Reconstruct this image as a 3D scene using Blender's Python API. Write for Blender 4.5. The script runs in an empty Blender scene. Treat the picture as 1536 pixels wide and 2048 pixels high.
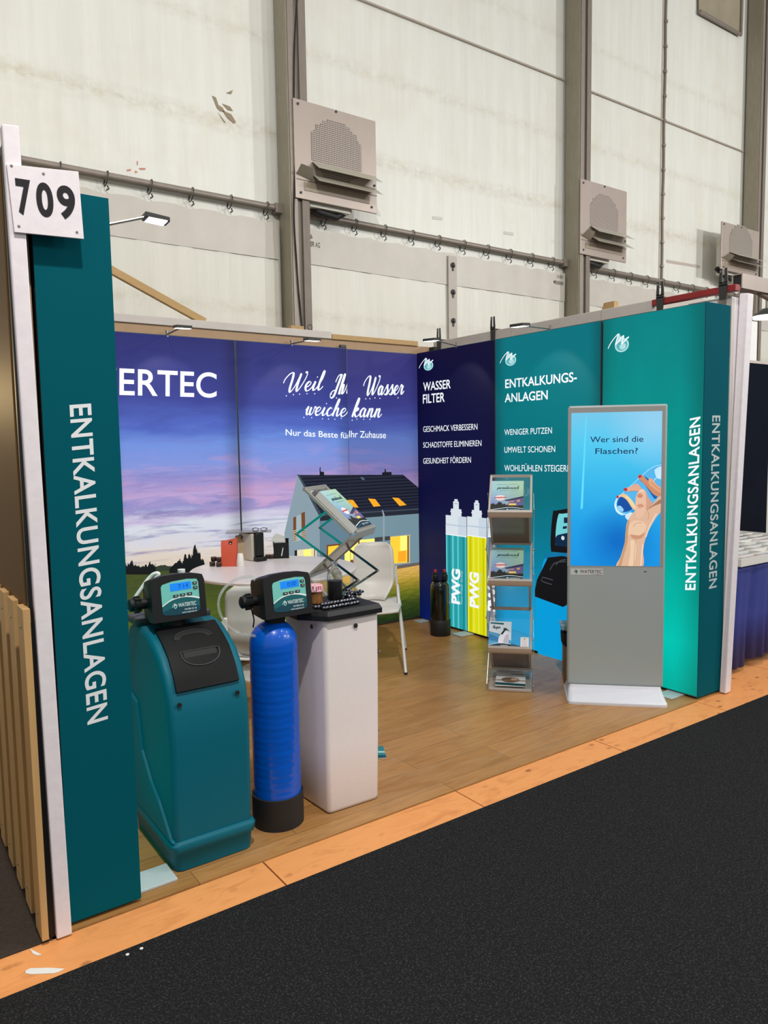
import bpy, bmesh, math, random
from mathutils import Vector, Matrix
random.seed(7)
SC = bpy.context.scene
COL = SC.collection
V3 = Vector

# ------------------------------------------------------------------ camera
CAM = V3((-4.3098, -2.6373, 1.6529))
YAW, PITCH, ROLL, FPX = -0.6171, -0.0885, -0.0159, 1490.175
_f = V3((-math.sin(YAW)*math.cos(PITCH), math.cos(YAW)*math.cos(PITCH), math.sin(PITCH)))
_r = V3((math.cos(YAW), math.sin(YAW), 0))
_u = _r.cross(_f)
CR = math.cos(ROLL)*_r + math.sin(ROLL)*_u
CU = -math.sin(ROLL)*_r + math.cos(ROLL)*_u
CF = _f
cam_data = bpy.data.cameras.new('camera')
cam = bpy.data.objects.new('camera', cam_data)
COL.objects.link(cam)
cam.matrix_world = Matrix(((CR.x, CU.x, -CF.x, CAM.x), (CR.y, CU.y, -CF.y, CAM.y), (CR.z, CU.z, -CF.z, CAM.z), (0, 0, 0, 1)))
cam_data.sensor_fit = 'VERTICAL'
cam_data.sensor_height = 36
cam_data.lens = 36*FPX/2048
cam_data.clip_start = 0.02
SC.camera = cam

# measured photo points -> points on real planes of the place
def ray(px, py): return CF + (px-768)/FPX*CR - (py-1024)/FPX*CU
def at_x(px, py, x): d = ray(px, py); return CAM + d*((x-CAM.x)/d.x)
def at_y(px, py, y): d = ray(px, py); return CAM + d*((y-CAM.y)/d.y)
def at_z(px, py, z): d = ray(px, py); return CAM + d*((z-CAM.z)/d.z)
def at_plane(px, py, P, n): d = ray(px, py); return CAM + d*((V3(P)-CAM).dot(n)/d.dot(n))

# ------------------------------------------------------------------ world, lamps, exposure
w = bpy.data.worlds.new('hall_daylight'); SC.world = w; w.use_nodes = True
bg = w.node_tree.nodes['Background']
bg.inputs[0].default_value = (1.0, 0.985, 0.95, 1)
bg.inputs[1].default_value = 0.45
def area(name, loc, target, sx, sy, power, col=(1, .97, .93)):
    l = bpy.data.lights.new(name, 'AREA'); l.shape = 'RECTANGLE'; l.size = sx; l.size_y = sy
    l.energy = power; l.color = col
    o = bpy.data.objects.new(name, l); COL.objects.link(o); o.location = loc
    o.rotation_euler = (V3(target)-V3(loc)).to_track_quat('-Z', 'Y').to_euler()
    return o
for i, x in enumerate((-8.4, -3.9, 0.6, 5.1)):
    area('hall_and_fill_lamp', (x, -2.7, 6.6), (x, -0.6, 0), .2, .2, (24, 300, 60, 70)[i])
for i, x in enumerate((-7.0, -1.5, 4.0, 9.5)):
    area('hall_and_fill_lamp', (x, -7.2, 6.2), (x+.5, 2.5, 2.6), .6, .6, (4, 20, 260, 560)[i], (1, .99, .97))  # added fill row, brightens upright faces and the tent wall
area('hall_and_fill_lamp', (-1.5, 1.6, 8.0), (-1.5, 1.6, 0), 1.6, 1.6, 25)
l = bpy.data.lights.new('neighbour_lamp', 'POINT'); l.energy = 26; l.color = (1, .72, .36); l.shadow_soft_size = .08
o = bpy.data.objects.new('neighbour_lamp', l); COL.objects.link(o); o.location = (-4.55, 2.3, 2.0)
SC.view_settings.view_transform = 'Standard'
SC.view_settings.look = 'None'
SC.view_settings.exposure = 0.0
SC.view_settings.gamma = 1.0
SC.view_settings.use_curve_mapping = False

# ------------------------------------------------------------------ materials
def lin(c):
    return tuple((x/255/12.92 if x/255 <= .04045 else ((x/255+.055)/1.055)**2.4) for x in c[:3])
MATS = {}
def new_mat(name):
    m = bpy.data.materials.new(name); m.use_nodes = True
    nt = m.node_tree
    return m, nt, nt.nodes['Principled BSDF']
def N(nt, t, **kw):
    n = nt.nodes.new(t)
    for k, v in kw.items():
        if hasattr(n, k): setattr(n, k, v)
        else: n.inputs[k].default_value = v
    return n
def L(nt, a, b): nt.links.new(a, b)
def pos_node(nt): return nt.nodes.new('ShaderNodeNewGeometry').outputs['Position']
def obj_node(nt): return nt.nodes.new('ShaderNodeTexCoord').outputs['Object']
def mapping(nt, src, scale, loc=(0, 0, 0), rot=(0, 0, 0)):
    n = N(nt, 'ShaderNodeMapping'); n.inputs['Scale'].default_value = scale; n.inputs['Location'].default_value = loc
    n.inputs['Rotation'].default_value = rot
    L(nt, src, n.inputs[0]); return n.outputs[0]
def ramp(nt, fac, stops, interp='LINEAR'):
    n = N(nt, 'ShaderNodeValToRGB'); cr = n.color_ramp; cr.interpolation = interp
    while len(cr.elements) < len(stops): cr.elements.new(.5)
    for e, (p, c) in zip(cr.elements, stops): e.position = p; e.color = (*c, 1)
    L(nt, fac, n.inputs[0]); return n.outputs[0]
def math_n(nt, op, a, b=None, c=None, clamp=False):
    n = N(nt, 'ShaderNodeMath', operation=op); n.use_clamp = clamp
    for i, x in enumerate((a, b, c)):
        if x is None: continue
        if isinstance(x, (int, float)): n.inputs[i].default_value = x
        else: L(nt, x, n.inputs[i])
    return n.outputs[0]
def mix(nt, fac, a, b, mode='MIX'):
    n = N(nt, 'ShaderNodeMix', data_type='RGBA', blend_type=mode)
    for s, x in ((n.inputs[0], fac), (n.inputs[6], a), (n.inputs[7], b)):
        if isinstance(x, (int, float)): s.default_value = x
        elif isinstance(x, tuple): s.default_value = (*x[:3], 1)
        else: L(nt, x, s)
    return n.outputs[2]
def noise(nt, vec, scale, detail=4, rough=.55, dist=0):
    n = N(nt, 'ShaderNodeTexNoise'); n.inputs['Scale'].default_value = scale; n.inputs['Detail'].default_value = detail
    n.inputs['Roughness'].default_value = rough; n.inputs['Distortion'].default_value = dist
    L(nt, vec, n.inputs['Vector']); return n.outputs[0]
def bump(nt, b, h, strength=.2, dist=.01):
    n = N(nt, 'ShaderNodeBump'); n.inputs['Strength'].default_value = strength; n.inputs['Distance'].default_value = dist
    L(nt, h, n.inputs['Height']); L(nt, n.outputs[0], b.inputs['Normal'])

def pbr(name, col, rough=.5, metal=0.0, var=.06, scale=40, bmp=0.0, coat=0.0, stretch=(1, 1, 1), spec=.5):
    if name in MATS: return MATS[name]
    m, nt, b = new_mat(name)
    c = lin(col)
    if var or bmp:
        v = mapping(nt, obj_node(nt), stretch)
        n = noise(nt, v, scale)
        if var:
            f = math_n(nt, 'MULTIPLY_ADD', n, 2*var*2, 1-2*var)
            rgb = N(nt, 'ShaderNodeRGB'); rgb.outputs[0].default_value = (*c, 1)
            vm = N(nt, 'ShaderNodeVectorMath', operation='SCALE'); L(nt, rgb.outputs[0], vm.inputs[0]); L(nt, f, vm.inputs['Scale'])
            L(nt, vm.outputs[0], b.inputs['Base Color'])
        else: b.inputs['Base Color'].default_value = (*c, 1)
        if bmp: bump(nt, b, n, bmp, .003)
    else: b.inputs['Base Color'].default_value = (*c, 1)
    b.inputs['Roughness'].default_value = rough; b.inputs['Metallic'].default_value = metal
    b.inputs['Coat Weight'].default_value = coat; b.inputs['Specular IOR Level'].default_value = spec
    MATS[name] = m; return m
def ink(col, rough=.5, spec=.3):
    return pbr('print_%d_%d_%d_%d' % (*col, rough*100), col, rough, var=0, spec=spec)
def lit(col, e=.86):
    """print on a backlit fabric: the LED light behind it shines through in the printed colour"""
    k = 'backlit_%d_%d_%d_%d' % (*col, e*100)
    if k in MATS: return MATS[k]
    m, nt, b = new_mat(k); c = lin(col)
    b.inputs['Base Color'].default_value = (*[x*.18 for x in c], 1)
    b.inputs['Roughness'].default_value = .55; b.inputs['Specular IOR Level'].default_value = .15
    b.inputs['Emission Color'].default_value = (*c, 1); b.inputs['Emission Strength'].default_value = e
    MATS[k] = m; return m
def glassy(name, col, rough=0.03, ior=1.45, alpha=1.0, trans=1.0):
    if name in MATS: return MATS[name]
    m, nt, b = new_mat(name)
    b.inputs['Base Color'].default_value = (*lin(col), 1); b.inputs['Roughness'].default_value = rough
    b.inputs['Transmission Weight'].default_value = trans; b.inputs['IOR'].default_value = ior; b.inputs['Alpha'].default_value = alpha
    MATS[name] = m; return m

def backlit_nodes(name, build, base=.15, e=.86):
    m, nt, b = new_mat(name)
    c = build(nt)
    L(nt, c, b.inputs['Emission Color']); b.inputs['Emission Strength'].default_value = e
    vm = N(nt, 'ShaderNodeVectorMath', operation='SCALE'); L(nt, c, vm.inputs[0]); vm.inputs['Scale'].default_value = base
    L(nt, vm.outputs[0], b.inputs['Base Color']); b.inputs['Roughness'].default_value = .55
    b.inputs['Specular IOR Level'].default_value = .15
    MATS[name] = m; return m
def sep(nt, v):
    n = N(nt, 'ShaderNodeSeparateXYZ'); L(nt, v, n.inputs[0]); return n.outputs
def remap(nt, v, a, b):
    n = N(nt, 'ShaderNodeMapRange'); n.inputs[1].default_value = a; n.inputs[2].default_value = b; L(nt, v, n.inputs[0]); return n.outputs[0]

# ------------------------------------------------------------------ mesh builder
OFF = {}
class MB:
    def __init__(s): s.v = []; s.f = []; s.mi = []; s.m = []
    def slot(s, m):
        if m not in s.m: s.m.append(m)
        return s.m.index(m)
    def add(s, vs, fs, m):
        o = len(s.v); s.v += [V3(v) for v in vs]; k = s.slot(m)
        for f in fs: s.f.append([i+o for i in f]); s.mi.append(k)
        return s
    def box(s, a, b, m):
        x0, y0, z0 = a; x1, y1, z1 = b
        return s.hexa([(x0, y0, z0), (x1, y0, z0), (x1, y1, z0), (x0, y1, z0)], [(x0, y0, z1), (x1, y0, z1), (x1, y1, z1), (x0, y1, z1)], m)
    def hexa(s, lo, hi, m):
        return s.add(list(lo)+list(hi), [(3, 2, 1, 0), (4, 5, 6, 7), (0, 1, 5, 4), (1, 2, 6, 5), (2, 3, 7, 6), (3, 0, 4, 7)], m)
    def bar(s, p, q, w, h, m, up=(0, 0, 1)):
        p = V3(p); q = V3(q); d = (q-p).normalized(); sx = d.cross(V3(up))
        if sx.length < 1e-5: sx = d.cross(V3((0, 1, 0)))
        sx.normalize(); sz = sx.cross(d); a = sx*w/2; b = sz*h/2
        return s.hexa([p-a-b, p+a-b, q+a-b, q-a-b], [p-a+b, p+a+b, q+a+b, q-a+b], m)
    def tube(s, pts, r, m, n=10, closed=False, caps=True):
        pts = [V3(p) for p in pts]; k = len(pts); o = len(s.v); prev = None
        rs = r if isinstance(r, (list, tuple)) else [r]*k
        vs = []
        for i, p in enumerate(pts):
            a = pts[(i-1) % k] if (closed or i > 0) else p
            b = pts[(i+1) % k] if (closed or i < k-1) else p
            d = (b-a).normalized()
            if prev is None:
                e = d.cross(V3((0, 0, 1)))
                if e.length < 1e-3: e = d.cross(V3((0, 1, 0)))
            else: e = prev - d*prev.dot(d)
            e.normalize(); prev = e; g = d.cross(e)
            for j in range(n):
                t = 2*math.pi*j/n; vs.append(p+(e*math.cos(t)+g*math.sin(t))*rs[i])
        fs = []
        for i in range(k if closed else k-1):
            for j in range(n):
                a = i*n+j; b = i*n+(j+1) % n; c = ((i+1) % k)*n+(j+1) % n; d = ((i+1) % k)*n+j
                fs.append((a, d, c, b))
        if caps and not closed: fs += [tuple(range(n)), tuple(reversed(range((k-1)*n, k*n)))]
        return s.add(vs, fs, m)
    def cyl(s, p, q, r, m, n=20): return s.tube([p, q], r, m, n)
    def lathe(s, prof, m, n=32, at=(0, 0, 0), axis=None):
        vs = []; fs = []
        M = Matrix.Identity(3)
        if axis is not None: M = V3(axis).to_track_quat('Z', 'Y').to_matrix()
        k = len(prof)
        for r, z in prof:
            for j in range(n):
                t = 2*math.pi*j/n; vs.append(V3(at)+M @ V3((r*math.cos(t), r*math.sin(t), z)))
        for i in range(k-1):
            for j in range(n): fs.append((i*n+j, i*n+(j+1) % n, (i+1)*n+(j+1) % n, (i+1)*n+j))
        fs += [tuple(reversed(range(n))), tuple(range((k-1)*n, k*n))]
        return s.add(vs, fs, m)
    def prism(s, poly, vec, m):
        k = len(poly); a = [V3(p) for p in poly]; b = [p+V3(vec) for p in a]
        fs = [tuple(reversed(range(k))), tuple(range(k, 2*k))]+[(i, (i+1) % k, k+(i+1) % k, k+i) for i in range(k)]
        return s.add(a+b, fs, m)
    def grid(s, rows, m, closed=False):
        nr = len(rows); nc = len(rows[0]); fs = []
        for i in range(nr-1):
            for j in range(nc if closed else nc-1): fs.append((i*nc+j, i*nc+(j+1) % nc, (i+1)*nc+(j+1) % nc, (i+1)*nc+j))
        return s.add([p for r in rows for p in r], fs, m)
    def build(s, name, parent=None, smooth=40, bevel=0, segs=2, M=None, solid=0, subd=0, recalc=True, label=None):
        off = OFF.get(parent.name, V3((0, 0, 0))) if parent is not None else V3((0, 0, 0))
        vs = s.v if M is None else [M @ v for v in s.v]
        me = bpy.data.meshes.new(name); me.from_pydata([tuple(v-off) for v in vs], [], s.f)
        for m in s.m: me.materials.append(m)
        me.polygons.foreach_set('material_index', s.mi)
        if recalc:
            bm = bmesh.new(); bm.from_mesh(me); bmesh.ops.recalc_face_normals(bm, faces=bm.faces); bm.to_mesh(me); bm.free()
        if smooth:
            me.polygons.foreach_set('use_smooth', [True]*len(me.polygons)); me.set_sharp_from_angle(angle=math.radians(smooth))
        me.update()
        o = bpy.data.objects.new(name, me); COL.objects.link(o)
        if parent is not None: o.parent = parent; OFF[o.name] = off
        if solid:
            d = o.modifiers.new('thickness', 'SOLIDIFY'); d.thickness = solid; d.offset = 0
        if subd:
            d = o.modifiers.new('smooth', 'SUBSURF'); d.levels = subd; d.render_levels = subd
        if bevel:
            d = o.modifiers.new('rounding', 'BEVEL'); d.width = bevel; d.segments = segs; d.limit_method = 'ANGLE'; d.angle_limit = math.radians(35)
        if label: o['label'] = label
        return o
def tag(o, label, cat, group=None):
    o['label'] = label; o['category'] = cat
    if group: o['group'] = group
    return o
def thing(name, label, cat, loc=(0, 0, 0), group=None, world=True, rot=0):
    o = bpy.data.objects.new(name, None); COL.objects.link(o); o.location = loc; o.rotation_euler = (0, 0, rot)
    o.empty_display_size = .05
    OFF[o.name] = V3(loc) if world else V3((0, 0, 0))
    return tag(o, label, cat, group)
def structure(o): o['kind'] = 'structure'; return o
def dup(root, loc, rot, label, group=None):
    r = root.copy(); COL.objects.link(r); r.location = loc; r.rotation_euler = (0, 0, rot); r['label'] = label
    if group: r['group'] = group
    for ch in list(root.children):
        c = ch.copy(); COL.objects.link(c); c.parent = r
        for g in list(ch.children):
            d = g.copy(); COL.objects.link(d); d.parent = c
    return r
def catmull(pts, k=6, closed=False):
    n = len(pts); out = []
    P = [V3((*p, 0)[:3]) for p in pts]
    for i in range(n if closed else n-1):
        a = P[(i-1) % n] if (closed or i > 0) else P[i]; b = P[i]; c = P[(i+1) % n]
        d = P[(i+2) % n] if (closed or i < n-2) else c
        for j in range(k):
            t = j/k
            out.append(.5*((2*b)+(c-a)*t+(2*a-5*b+4*c-d)*t*t+(3*b-a-3*c+d)*t**3))
    if not closed: out.append(P[-1])
    return out

# ------------------------------------------------------------------ lettering
_tc = {}
def text_mesh(s, bold=0.0, space=1.0):
    k = (s, bold, space)
    if k in _tc: return _tc[k]
    cu = bpy.data.curves.new('t', 'FONT'); cu.body = s; cu.size = 1; cu.offset = bold; cu.resolution_u = 6; cu.space_character = space
    ob = bpy.data.objects.new('t', cu); me = ob.to_mesh()
    vs = [(v.co.x, v.co.y) for v in me.vertices]; fs = [tuple(p.vertices) for p in me.polygons]
    ob.to_mesh_clear(); bpy.data.objects.remove(ob); bpy.data.curves.remove(cu)
    _tc[k] = (vs, fs); return vs, fs
_h = text_mesh('H'); CAP = max(v[1] for v in _h[0])-min(v[1] for v in _h[0])
# pen strokes for handwriting: x-height 1
_tall = [(0, .35), (.32, 1.2), (.38, 1.95), (.26, 2.0), (.16, 1.3)]
GLY = {
 'e': ([[(0, .4), (.35, .5), (.55, .82), (.35, 1.0), (.12, .75), (.1, .35), (.3, .02), (.55, .1), (.8, .4)]], .78),
 'i': ([[(0, .4), (.2, 1), (.15, .4), (.25, .03), (.45, .15), (.6, .4)], [(.26, 1.38), (.28, 1.5)]], .58),
 'l': ([_tall+[(.12, .4), (.25, .02), (.45, .15), (.6, .4)]], .58),
 'h': ([_tall+[(.06, 0)], [(.1, .4), (.35, .95), (.5, .9), (.5, .4), (.58, .03), (.75, .12), (.9, .4)]], .88),
 'r': ([[(0, .4), (.2, 1.08), (.25, .9), (.48, .95), (.42, .5), (.5, .04), (.7, .15), (.82, .4)]], .8),
 'a': ([[(.55, .85), (.35, 1.0), (.1, .7), (.1, .25), (.3, .02), (.5, .35), (.58, .95), (.55, .4), (.65, .03), (.82, .15), (.95, .4)]], .93),
 's': ([[(0, .35), (.32, 1.1), (.38, .8), (.55, .4), (.35, .02), (.08, .1)], [(.35, .02), (.6, .1), (.78, .4)]], .76),
 'c': ([[(.52, .82), (.35, 1), (.1, .7), (.1, .3), (.3, .02), (.55, .12), (.78, .4)]], .76),
 'k': ([_tall+[(.06, 0)], [(.1, .5), (.42, 1.0), (.5, .8), (.2, .52), (.45, .05), (.65, .1), (.85, .4)]], .83),
 'n': ([[(0, .4), (.15, 1.0), (.08, 0)], [(.1, .3), (.35, .95), (.5, .85), (.48, .35), (.58, .03), (.75, .12), (.9, .4)]], .88),
 'w': ([[(-.05, .55), (.15, 1), (.12, .4), (.25, .03), (.45, .3), (.52, .95), (.48, .4), (.62, .03), (.85, .35), (.88, 1.0), (1.05, .85)]], 1.05),
 'p': ([[(0, .4), (.2, 1.0), (.05, -.8)], [(.12, .6), (.35, 1), (.58, .75), (.48, .2), (.2, .05)], [(.2, .05), (.5, .1), (.8, .4)]], .8),
 'd': ([[(.55, .85), (.3, 1), (.1, .6), (.12, .15), (.35, .05), (.55, .5), (.72, 2.0), (.6, .4), (.7, .03), (.95, .4)]], .95),
 'q': ([[(.55, .85), (.3, 1), (.1, .6), (.12, .15), (.35, .05), (.55, .5), (.6, 1.0), (.5, -.8), (.9, .4)]], .9),
 'u': ([[(0, .4), (.15, 1), (.12, .4), (.25, .03), (.5, .4), (.55, 1), (.52, .4), (.62, .03), (.9, .4)]], .9),
 'M': ([[(-.1, .1), (.2, .6), (.4, 2.0), (.6, .9), (.7, .4), (1.1, 2.0), (1.15, .6), (1.25, .03), (1.5, .4)]], 1.5),
 'W': ([[(-.62, 1.0), (-.55, 1.45), (-.2, 1.95), (.12, 2.0), (.2, 1.3), (.2, .4), (.35, 0), (.7, .7), (.95, 1.95), (.9, .8), (1.0, .05), (1.3, .5), (1.6, 1.5), (1.58, 2.05), (1.4, 1.95)]], 1.75),
 'I': ([[(.05, 1.3), (.2, 1.8), (.5, 2.05), (.9, 1.95)], [(.72, 2.0), (.5, .8), (.3, -.1), (-.1, -.3), (-.3, .15), (.1, .45), (.55, .3)]], .95),
}
def script_strokes(s, slant=.3):
    x = 0; out = []
    for ch in s:
        if ch == ' ': x += .7; continue
        st, adv = GLY[ch]
        for q in st:
            p = catmull(q, 5); out.append([(a.x+x+slant*a.y, a.y) for a in p])
        x += adv
    return out, x

class Print(MB):
    """flat printed face: O origin, U right, W up; polygons in photo pixels (px) or plane metres (uv)"""
    def __init__(s, O, U, W, step=.0006):
        super().__init__(); s.O = V3(O); s.U = V3(U).normalized(); s.W = V3(W); s.W = (s.W-s.U*s.W.dot(s.U)).normalized()
        s.Nn = s.U.cross(s.W); s.step = step
    def p(s, px, py):
        q = at_plane(px, py, s.O, s.Nn)-s.O; return (q.dot(s.U), q.dot(s.W))
    def pxs(s, pts): return [s.p(*a) for a in pts]
    def to3(s, uv, lay): return s.O+s.U*uv[0]+s.W*uv[1]+s.Nn*(s.step*lay)
    def uv(s, pts, m, lay=1): return s.add([s.to3(p, lay) for p in pts], [tuple(range(len(pts)))], m)
    def px(s, pts, m, lay=1): return s.uv(s.pxs(pts), m, lay)
    def blob(s, pts, m, lay=1, k=5, px=True):
        q = s.pxs(pts) if px else pts
        return s.uv([(a.x, a.y) for a in catmull(q, k, True)], m, lay)
    def raw(s, vs, fs, m, lay=1, clip=None):
        if clip:
            bm = bmesh.new(); bv = [bm.verts.new((a, b, 0)) for a, b in vs]
            for f in fs:
                try: bm.faces.new([bv[i] for i in f])
                except ValueError: pass
            for axis, val, keep in clip:
                no = V3((1, 0, 0)) if axis == 'u' else V3((0, 1, 0))
                bmesh.ops.bisect_plane(bm, geom=bm.verts[:]+bm.edges[:]+bm.faces[:], plane_co=no*val, plane_no=no, clear_outer=keep == '<', clear_inner=keep == '>')
            bm.verts.index_update(); vs = [(v.co.x, v.co.y) for v in bm.verts]; fs = [[v.index for v in f.verts] for f in bm.faces]; bm.free()
        return s.add([s.to3(p, lay) for p in vs], fs, m)
    def text(s, t, A, B, C, m, lay=2, bold=0.0, space=1.0, px=True, clip=None):
        """baseline from A to B, C = top of a capital standing on A"""
        vs, fs = text_mesh(t, bold, space)
        A, B, C = (s.pxs([A, B, C]) if px else (A, B, C))
        x0 = min(v[0] for v in vs); x1 = max(v[0] for v in vs); w_ = x1-x0
        q = [(A[0]+(B[0]-A[0])*(x-x0)/w_+(C[0]-A[0])*y/CAP, A[1]+(B[1]-A[1])*(x-x0)/w_+(C[1]-A[1])*y/CAP) for x, y in vs]
        return s.raw(q, fs, m, lay, clip)
    def stroke(s, pts, w0, m, lay=2, w1=None, pen=False, clip=None):
        n = len(pts)
        if n < 2: return s
        L_ = []; R_ = []
        for i in range(n):
            a = pts[max(0, i-1)]; b = pts[min(n-1, i+1)]; dx, dy = b[0]-a[0], b[1]-a[1]; l = math.hypot(dx, dy) or 1
            wd = w0 if w1 is None else w0+(w1-w0)*i/(n-1)
            if pen: wd = w0*(.5+.75*max(0, -dy/l))
            L_.append((pts[i][0]-dy/l*wd/2, pts[i][1]+dx/l*wd/2)); R_.append((pts[i][0]+dy/l*wd/2, pts[i][1]-dx/l*wd/2))
        return s.raw(L_+R_, [(i, n+i, n+i+1, i+1) for i in range(n-1)], m, lay, clip)
    def script(s, t, A, B, C, m, lay=2, wd=.16, px=True, clip=None, dots=False):
        """handwriting; C = height of two x-heights above A"""
        st, width = script_strokes(t)
        A, B, C = (s.pxs([A, B, C]) if px else (A, B, C))
        def T(x, y): return (A[0]+(B[0]-A[0])*x/width+(C[0]-A[0])*y/2, A[1]+(B[1]-A[1])*x/width+(C[1]-A[1])*y/2)
        k = math.hypot(C[0]-A[0], C[1]-A[1])/2
        for q in st: s.stroke([T(*a) for a in q], wd*k, m, lay, pen=True, clip=clip)
        if dots:
            for i in range(int(width*1.4)):
                x = i/1.4+random.uniform(-.1, .1); y = random.choice((-.28, -.35, -.22, .1))
                c = T(x, y); r = .07*k
                s.raw([(c[0]+r*math.cos(a*1.047), c[1]+r*math.sin(a*1.047)) for a in range(6)], [tuple(range(6))], m, lay, clip)
    def disc(s, c, r, m, lay=1, n=20, ry=None):
        return s.uv([(c[0]+r*math.cos(6.2832*i/n), c[1]+(ry or r)*math.sin(6.2832*i/n)) for i in range(n)], m, lay)

# ------------------------------------------------------------------ setting materials
D = 2.8788; H = 2.5; Y1, Y2 = .7732, 1.8429; P12, P23 = -1.8039, -.7616; LX = -3.5496; TW = .245
def m_tarp(name, base, dirt, streak=.5):
    m, nt, b = new_mat(name); P = pos_node(nt)
    v1 = noise(nt, mapping(nt, P, (5, 1, .35)), 2.2, 6, .6)
    v2 = noise(nt, mapping(nt, P, (1, 1, 1)), 1.3, 5, .65)
    v3 = noise(nt, mapping(nt, P, (1.5, 1, 2.2)), 6, 8, .7)
    c = mix(nt, remap(nt, v1, .35, .75), lin(base), lin([x*.955 for x in base]))
    c = mix(nt, math_n(nt, 'MULTIPLY', remap(nt, v2, .5, .78), .6), c, lin(dirt))
    # welded seams collect grime: thin bands in height
    z = sep(nt, P)[2]
    zz = math_n(nt, 'ADD', z, math_n(nt, 'MULTIPLY', v2, .05))
    band = None
    for zc, wd, am in ((4.56, .06, .75), (5.4, .05, .5), (2.93, .04, .55), (6.6, .05, .4)):
        d = math_n(nt, 'ABSOLUTE', math_n(nt, 'SUBTRACT', zz, zc+.025))
        q = math_n(nt, 'MULTIPLY', remap(nt, d, wd*1.9, 0), am)
        band = q if band is None else math_n(nt, 'MAXIMUM', band, q)
    band = math_n(nt, 'MULTIPLY', band, remap(nt, v3, .38, .72))
    c = mix(nt, band, c, lin([dirt[0]*.86, dirt[1]*.83, dirt[2]*.76]))
    spots = remap(nt, noise(nt, mapping(nt, P, (1, 1, 1)), 11, 9, .8), .66, .8)
    c = mix(nt, math_n(nt, 'MULTIPLY', spots, .35), c, lin((150, 140, 118)))
    L(nt, c, b.inputs['Base Color']); b.inputs['Roughness'].default_value = .42
    bump(nt, b, noise(nt, mapping(nt, P, (3, 1, .5)), 2.5, 3), .12, .05)
    return m
M_tarp = m_tarp('tarpaulin_upper', (226, 226, 217), (212, 205, 186))
M_tarp2 = m_tarp('tarpaulin_skirt', (217, 215, 203), (210, 204, 188))
M_hem = pbr('tarpaulin_hem', (196, 190, 180), .45, var=.05, scale=6)

def m_laminate():
    m, nt, b = new_mat('oak_laminate'); P = pos_node(nt)
    br = N(nt, 'ShaderNodeTexBrick'); br.inputs['Scale'].default_value = 1; br.offset = .37
    br.inputs['Brick Width'].default_value = 1.28; br.inputs['Row Height'].default_value = .192; br.inputs['Mortar Size'].default_value = .0018
    br.inputs['Mortar Smooth'].default_value = .2; br.inputs['Bias'].default_value = 0
    br.inputs['Color1'].default_value = (*lin((172, 126, 74)), 1); br.inputs['Color2'].default_value = (*lin((156, 112, 62)), 1)
    br.inputs['Mortar'].default_value = (*lin((112, 84, 54)), 1)
    L(nt, mapping(nt, P, (1, 1, 1), (.3, .1, 0)), br.inputs['Vector'])
    g = noise(nt, mapping(nt, P, (1.6, 16, 1)), 3.2, 7, .62, .6)
    g2 = noise(nt, mapping(nt, P, (1.2, 5, 1)), 1.6, 4, .6, 1.2)
    c = mix(nt, math_n(nt, 'MULTIPLY', remap(nt, g, .42, .75), .5), br.outputs[0], lin((104, 72, 40)))
    c = mix(nt, math_n(nt, 'MULTIPLY', remap(nt, g2, .45, .7), .45), c, lin((170, 136, 96)))
    L(nt, c, b.inputs['Base Color'])
    L(nt, math_n(nt, 'MULTIPLY_ADD', g, .2, .24), b.inputs['Roughness'])
    b.inputs['Specular IOR Level'].default_value = .38
    bump(nt, b, g, .06, .002)
    return m
M_lam = m_laminate()
def m_board():
    m, nt, b = new_mat('varnished_board'); P = pos_node(nt)
    a = noise(nt, mapping(nt, P, (1, 3.2, 1)), 5, 6, .6, .8)
    c = ramp(nt, a, [(.3, lin((212, 142, 82))), (.52, lin((220, 150, 90))), (.75, lin((194, 124, 70)))])
    vo = N(nt, 'ShaderNodeTexVoronoi', voronoi_dimensions='2D'); vo.inputs['Scale'].default_value = 6; L(nt, mapping(nt, P, (1, 1.5, 1)), vo.inputs['Vector'])
    k = remap(nt, vo.outputs['Distance'], .14, .07)
    sel = remap(nt, noise(nt, mapping(nt, P, (1, 1, 1)), 2.3), .5, .58)
    c = mix(nt, math_n(nt, 'MULTIPLY', math_n(nt, 'MULTIPLY', k, sel), .75), c, lin((128, 76, 40)))
    sc = remap(nt, noise(nt, mapping(nt, P, (1, 1, 1)), 26, 6, .75), .68, .78)
    c = mix(nt, math_n(nt, 'MULTIPLY', sc, .35), c, lin((228, 196, 158)))
    L(nt, c, b.inputs['Base Color']); b.inputs['Roughness'].default_value = .5; b.inputs['Specular IOR Level'].default_value = .25
    return m
M_board = m_board()
def m_carpet(name, a, bcol, s=260):
    m, nt, b = new_mat(name); P = pos_node(nt)
    n1 = noise(nt, mapping(nt, P, (1, 1, 1)), s, 3, .7)
    n2 = noise(nt, mapping(nt, P, (1, 1, 1)), 60, 4, .7)
    c = mix(nt, remap(nt, n1, .5, .74), lin(a), lin(bcol))
    c = mix(nt, math_n(nt, 'MULTIPLY', remap(nt, n2, .45, .7), .4), c, lin([x*.6 for x in a]))
    L(nt, c, b.inputs['Base Color']); b.inputs['Roughness'].default_value = .95; b.inputs['Specular IOR Level'].default_value = .1
    bump(nt, b, n1, .5, .004)
    return m
M_carpet = m_carpet('needle_felt', (27, 27, 28), (66, 66, 68), 150)
M_carpet2 = m_carpet('brown_felt', (60, 52, 47), (76, 66, 60))
M_white = pbr('white_paint', (224, 216, 220), .45, var=.05, scale=25, bmp=.3)
M_greyw = pbr('grey_white_paint', (190, 183, 176), .5, var=.05, scale=9)
M_tan = pbr('raw_hardboard', (168, 138, 108), .7, var=.05, scale=12)
M_pine = pbr('pine_batten', (176, 142, 92), .6, var=.10, scale=8, stretch=(2, 12, 12))
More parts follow.
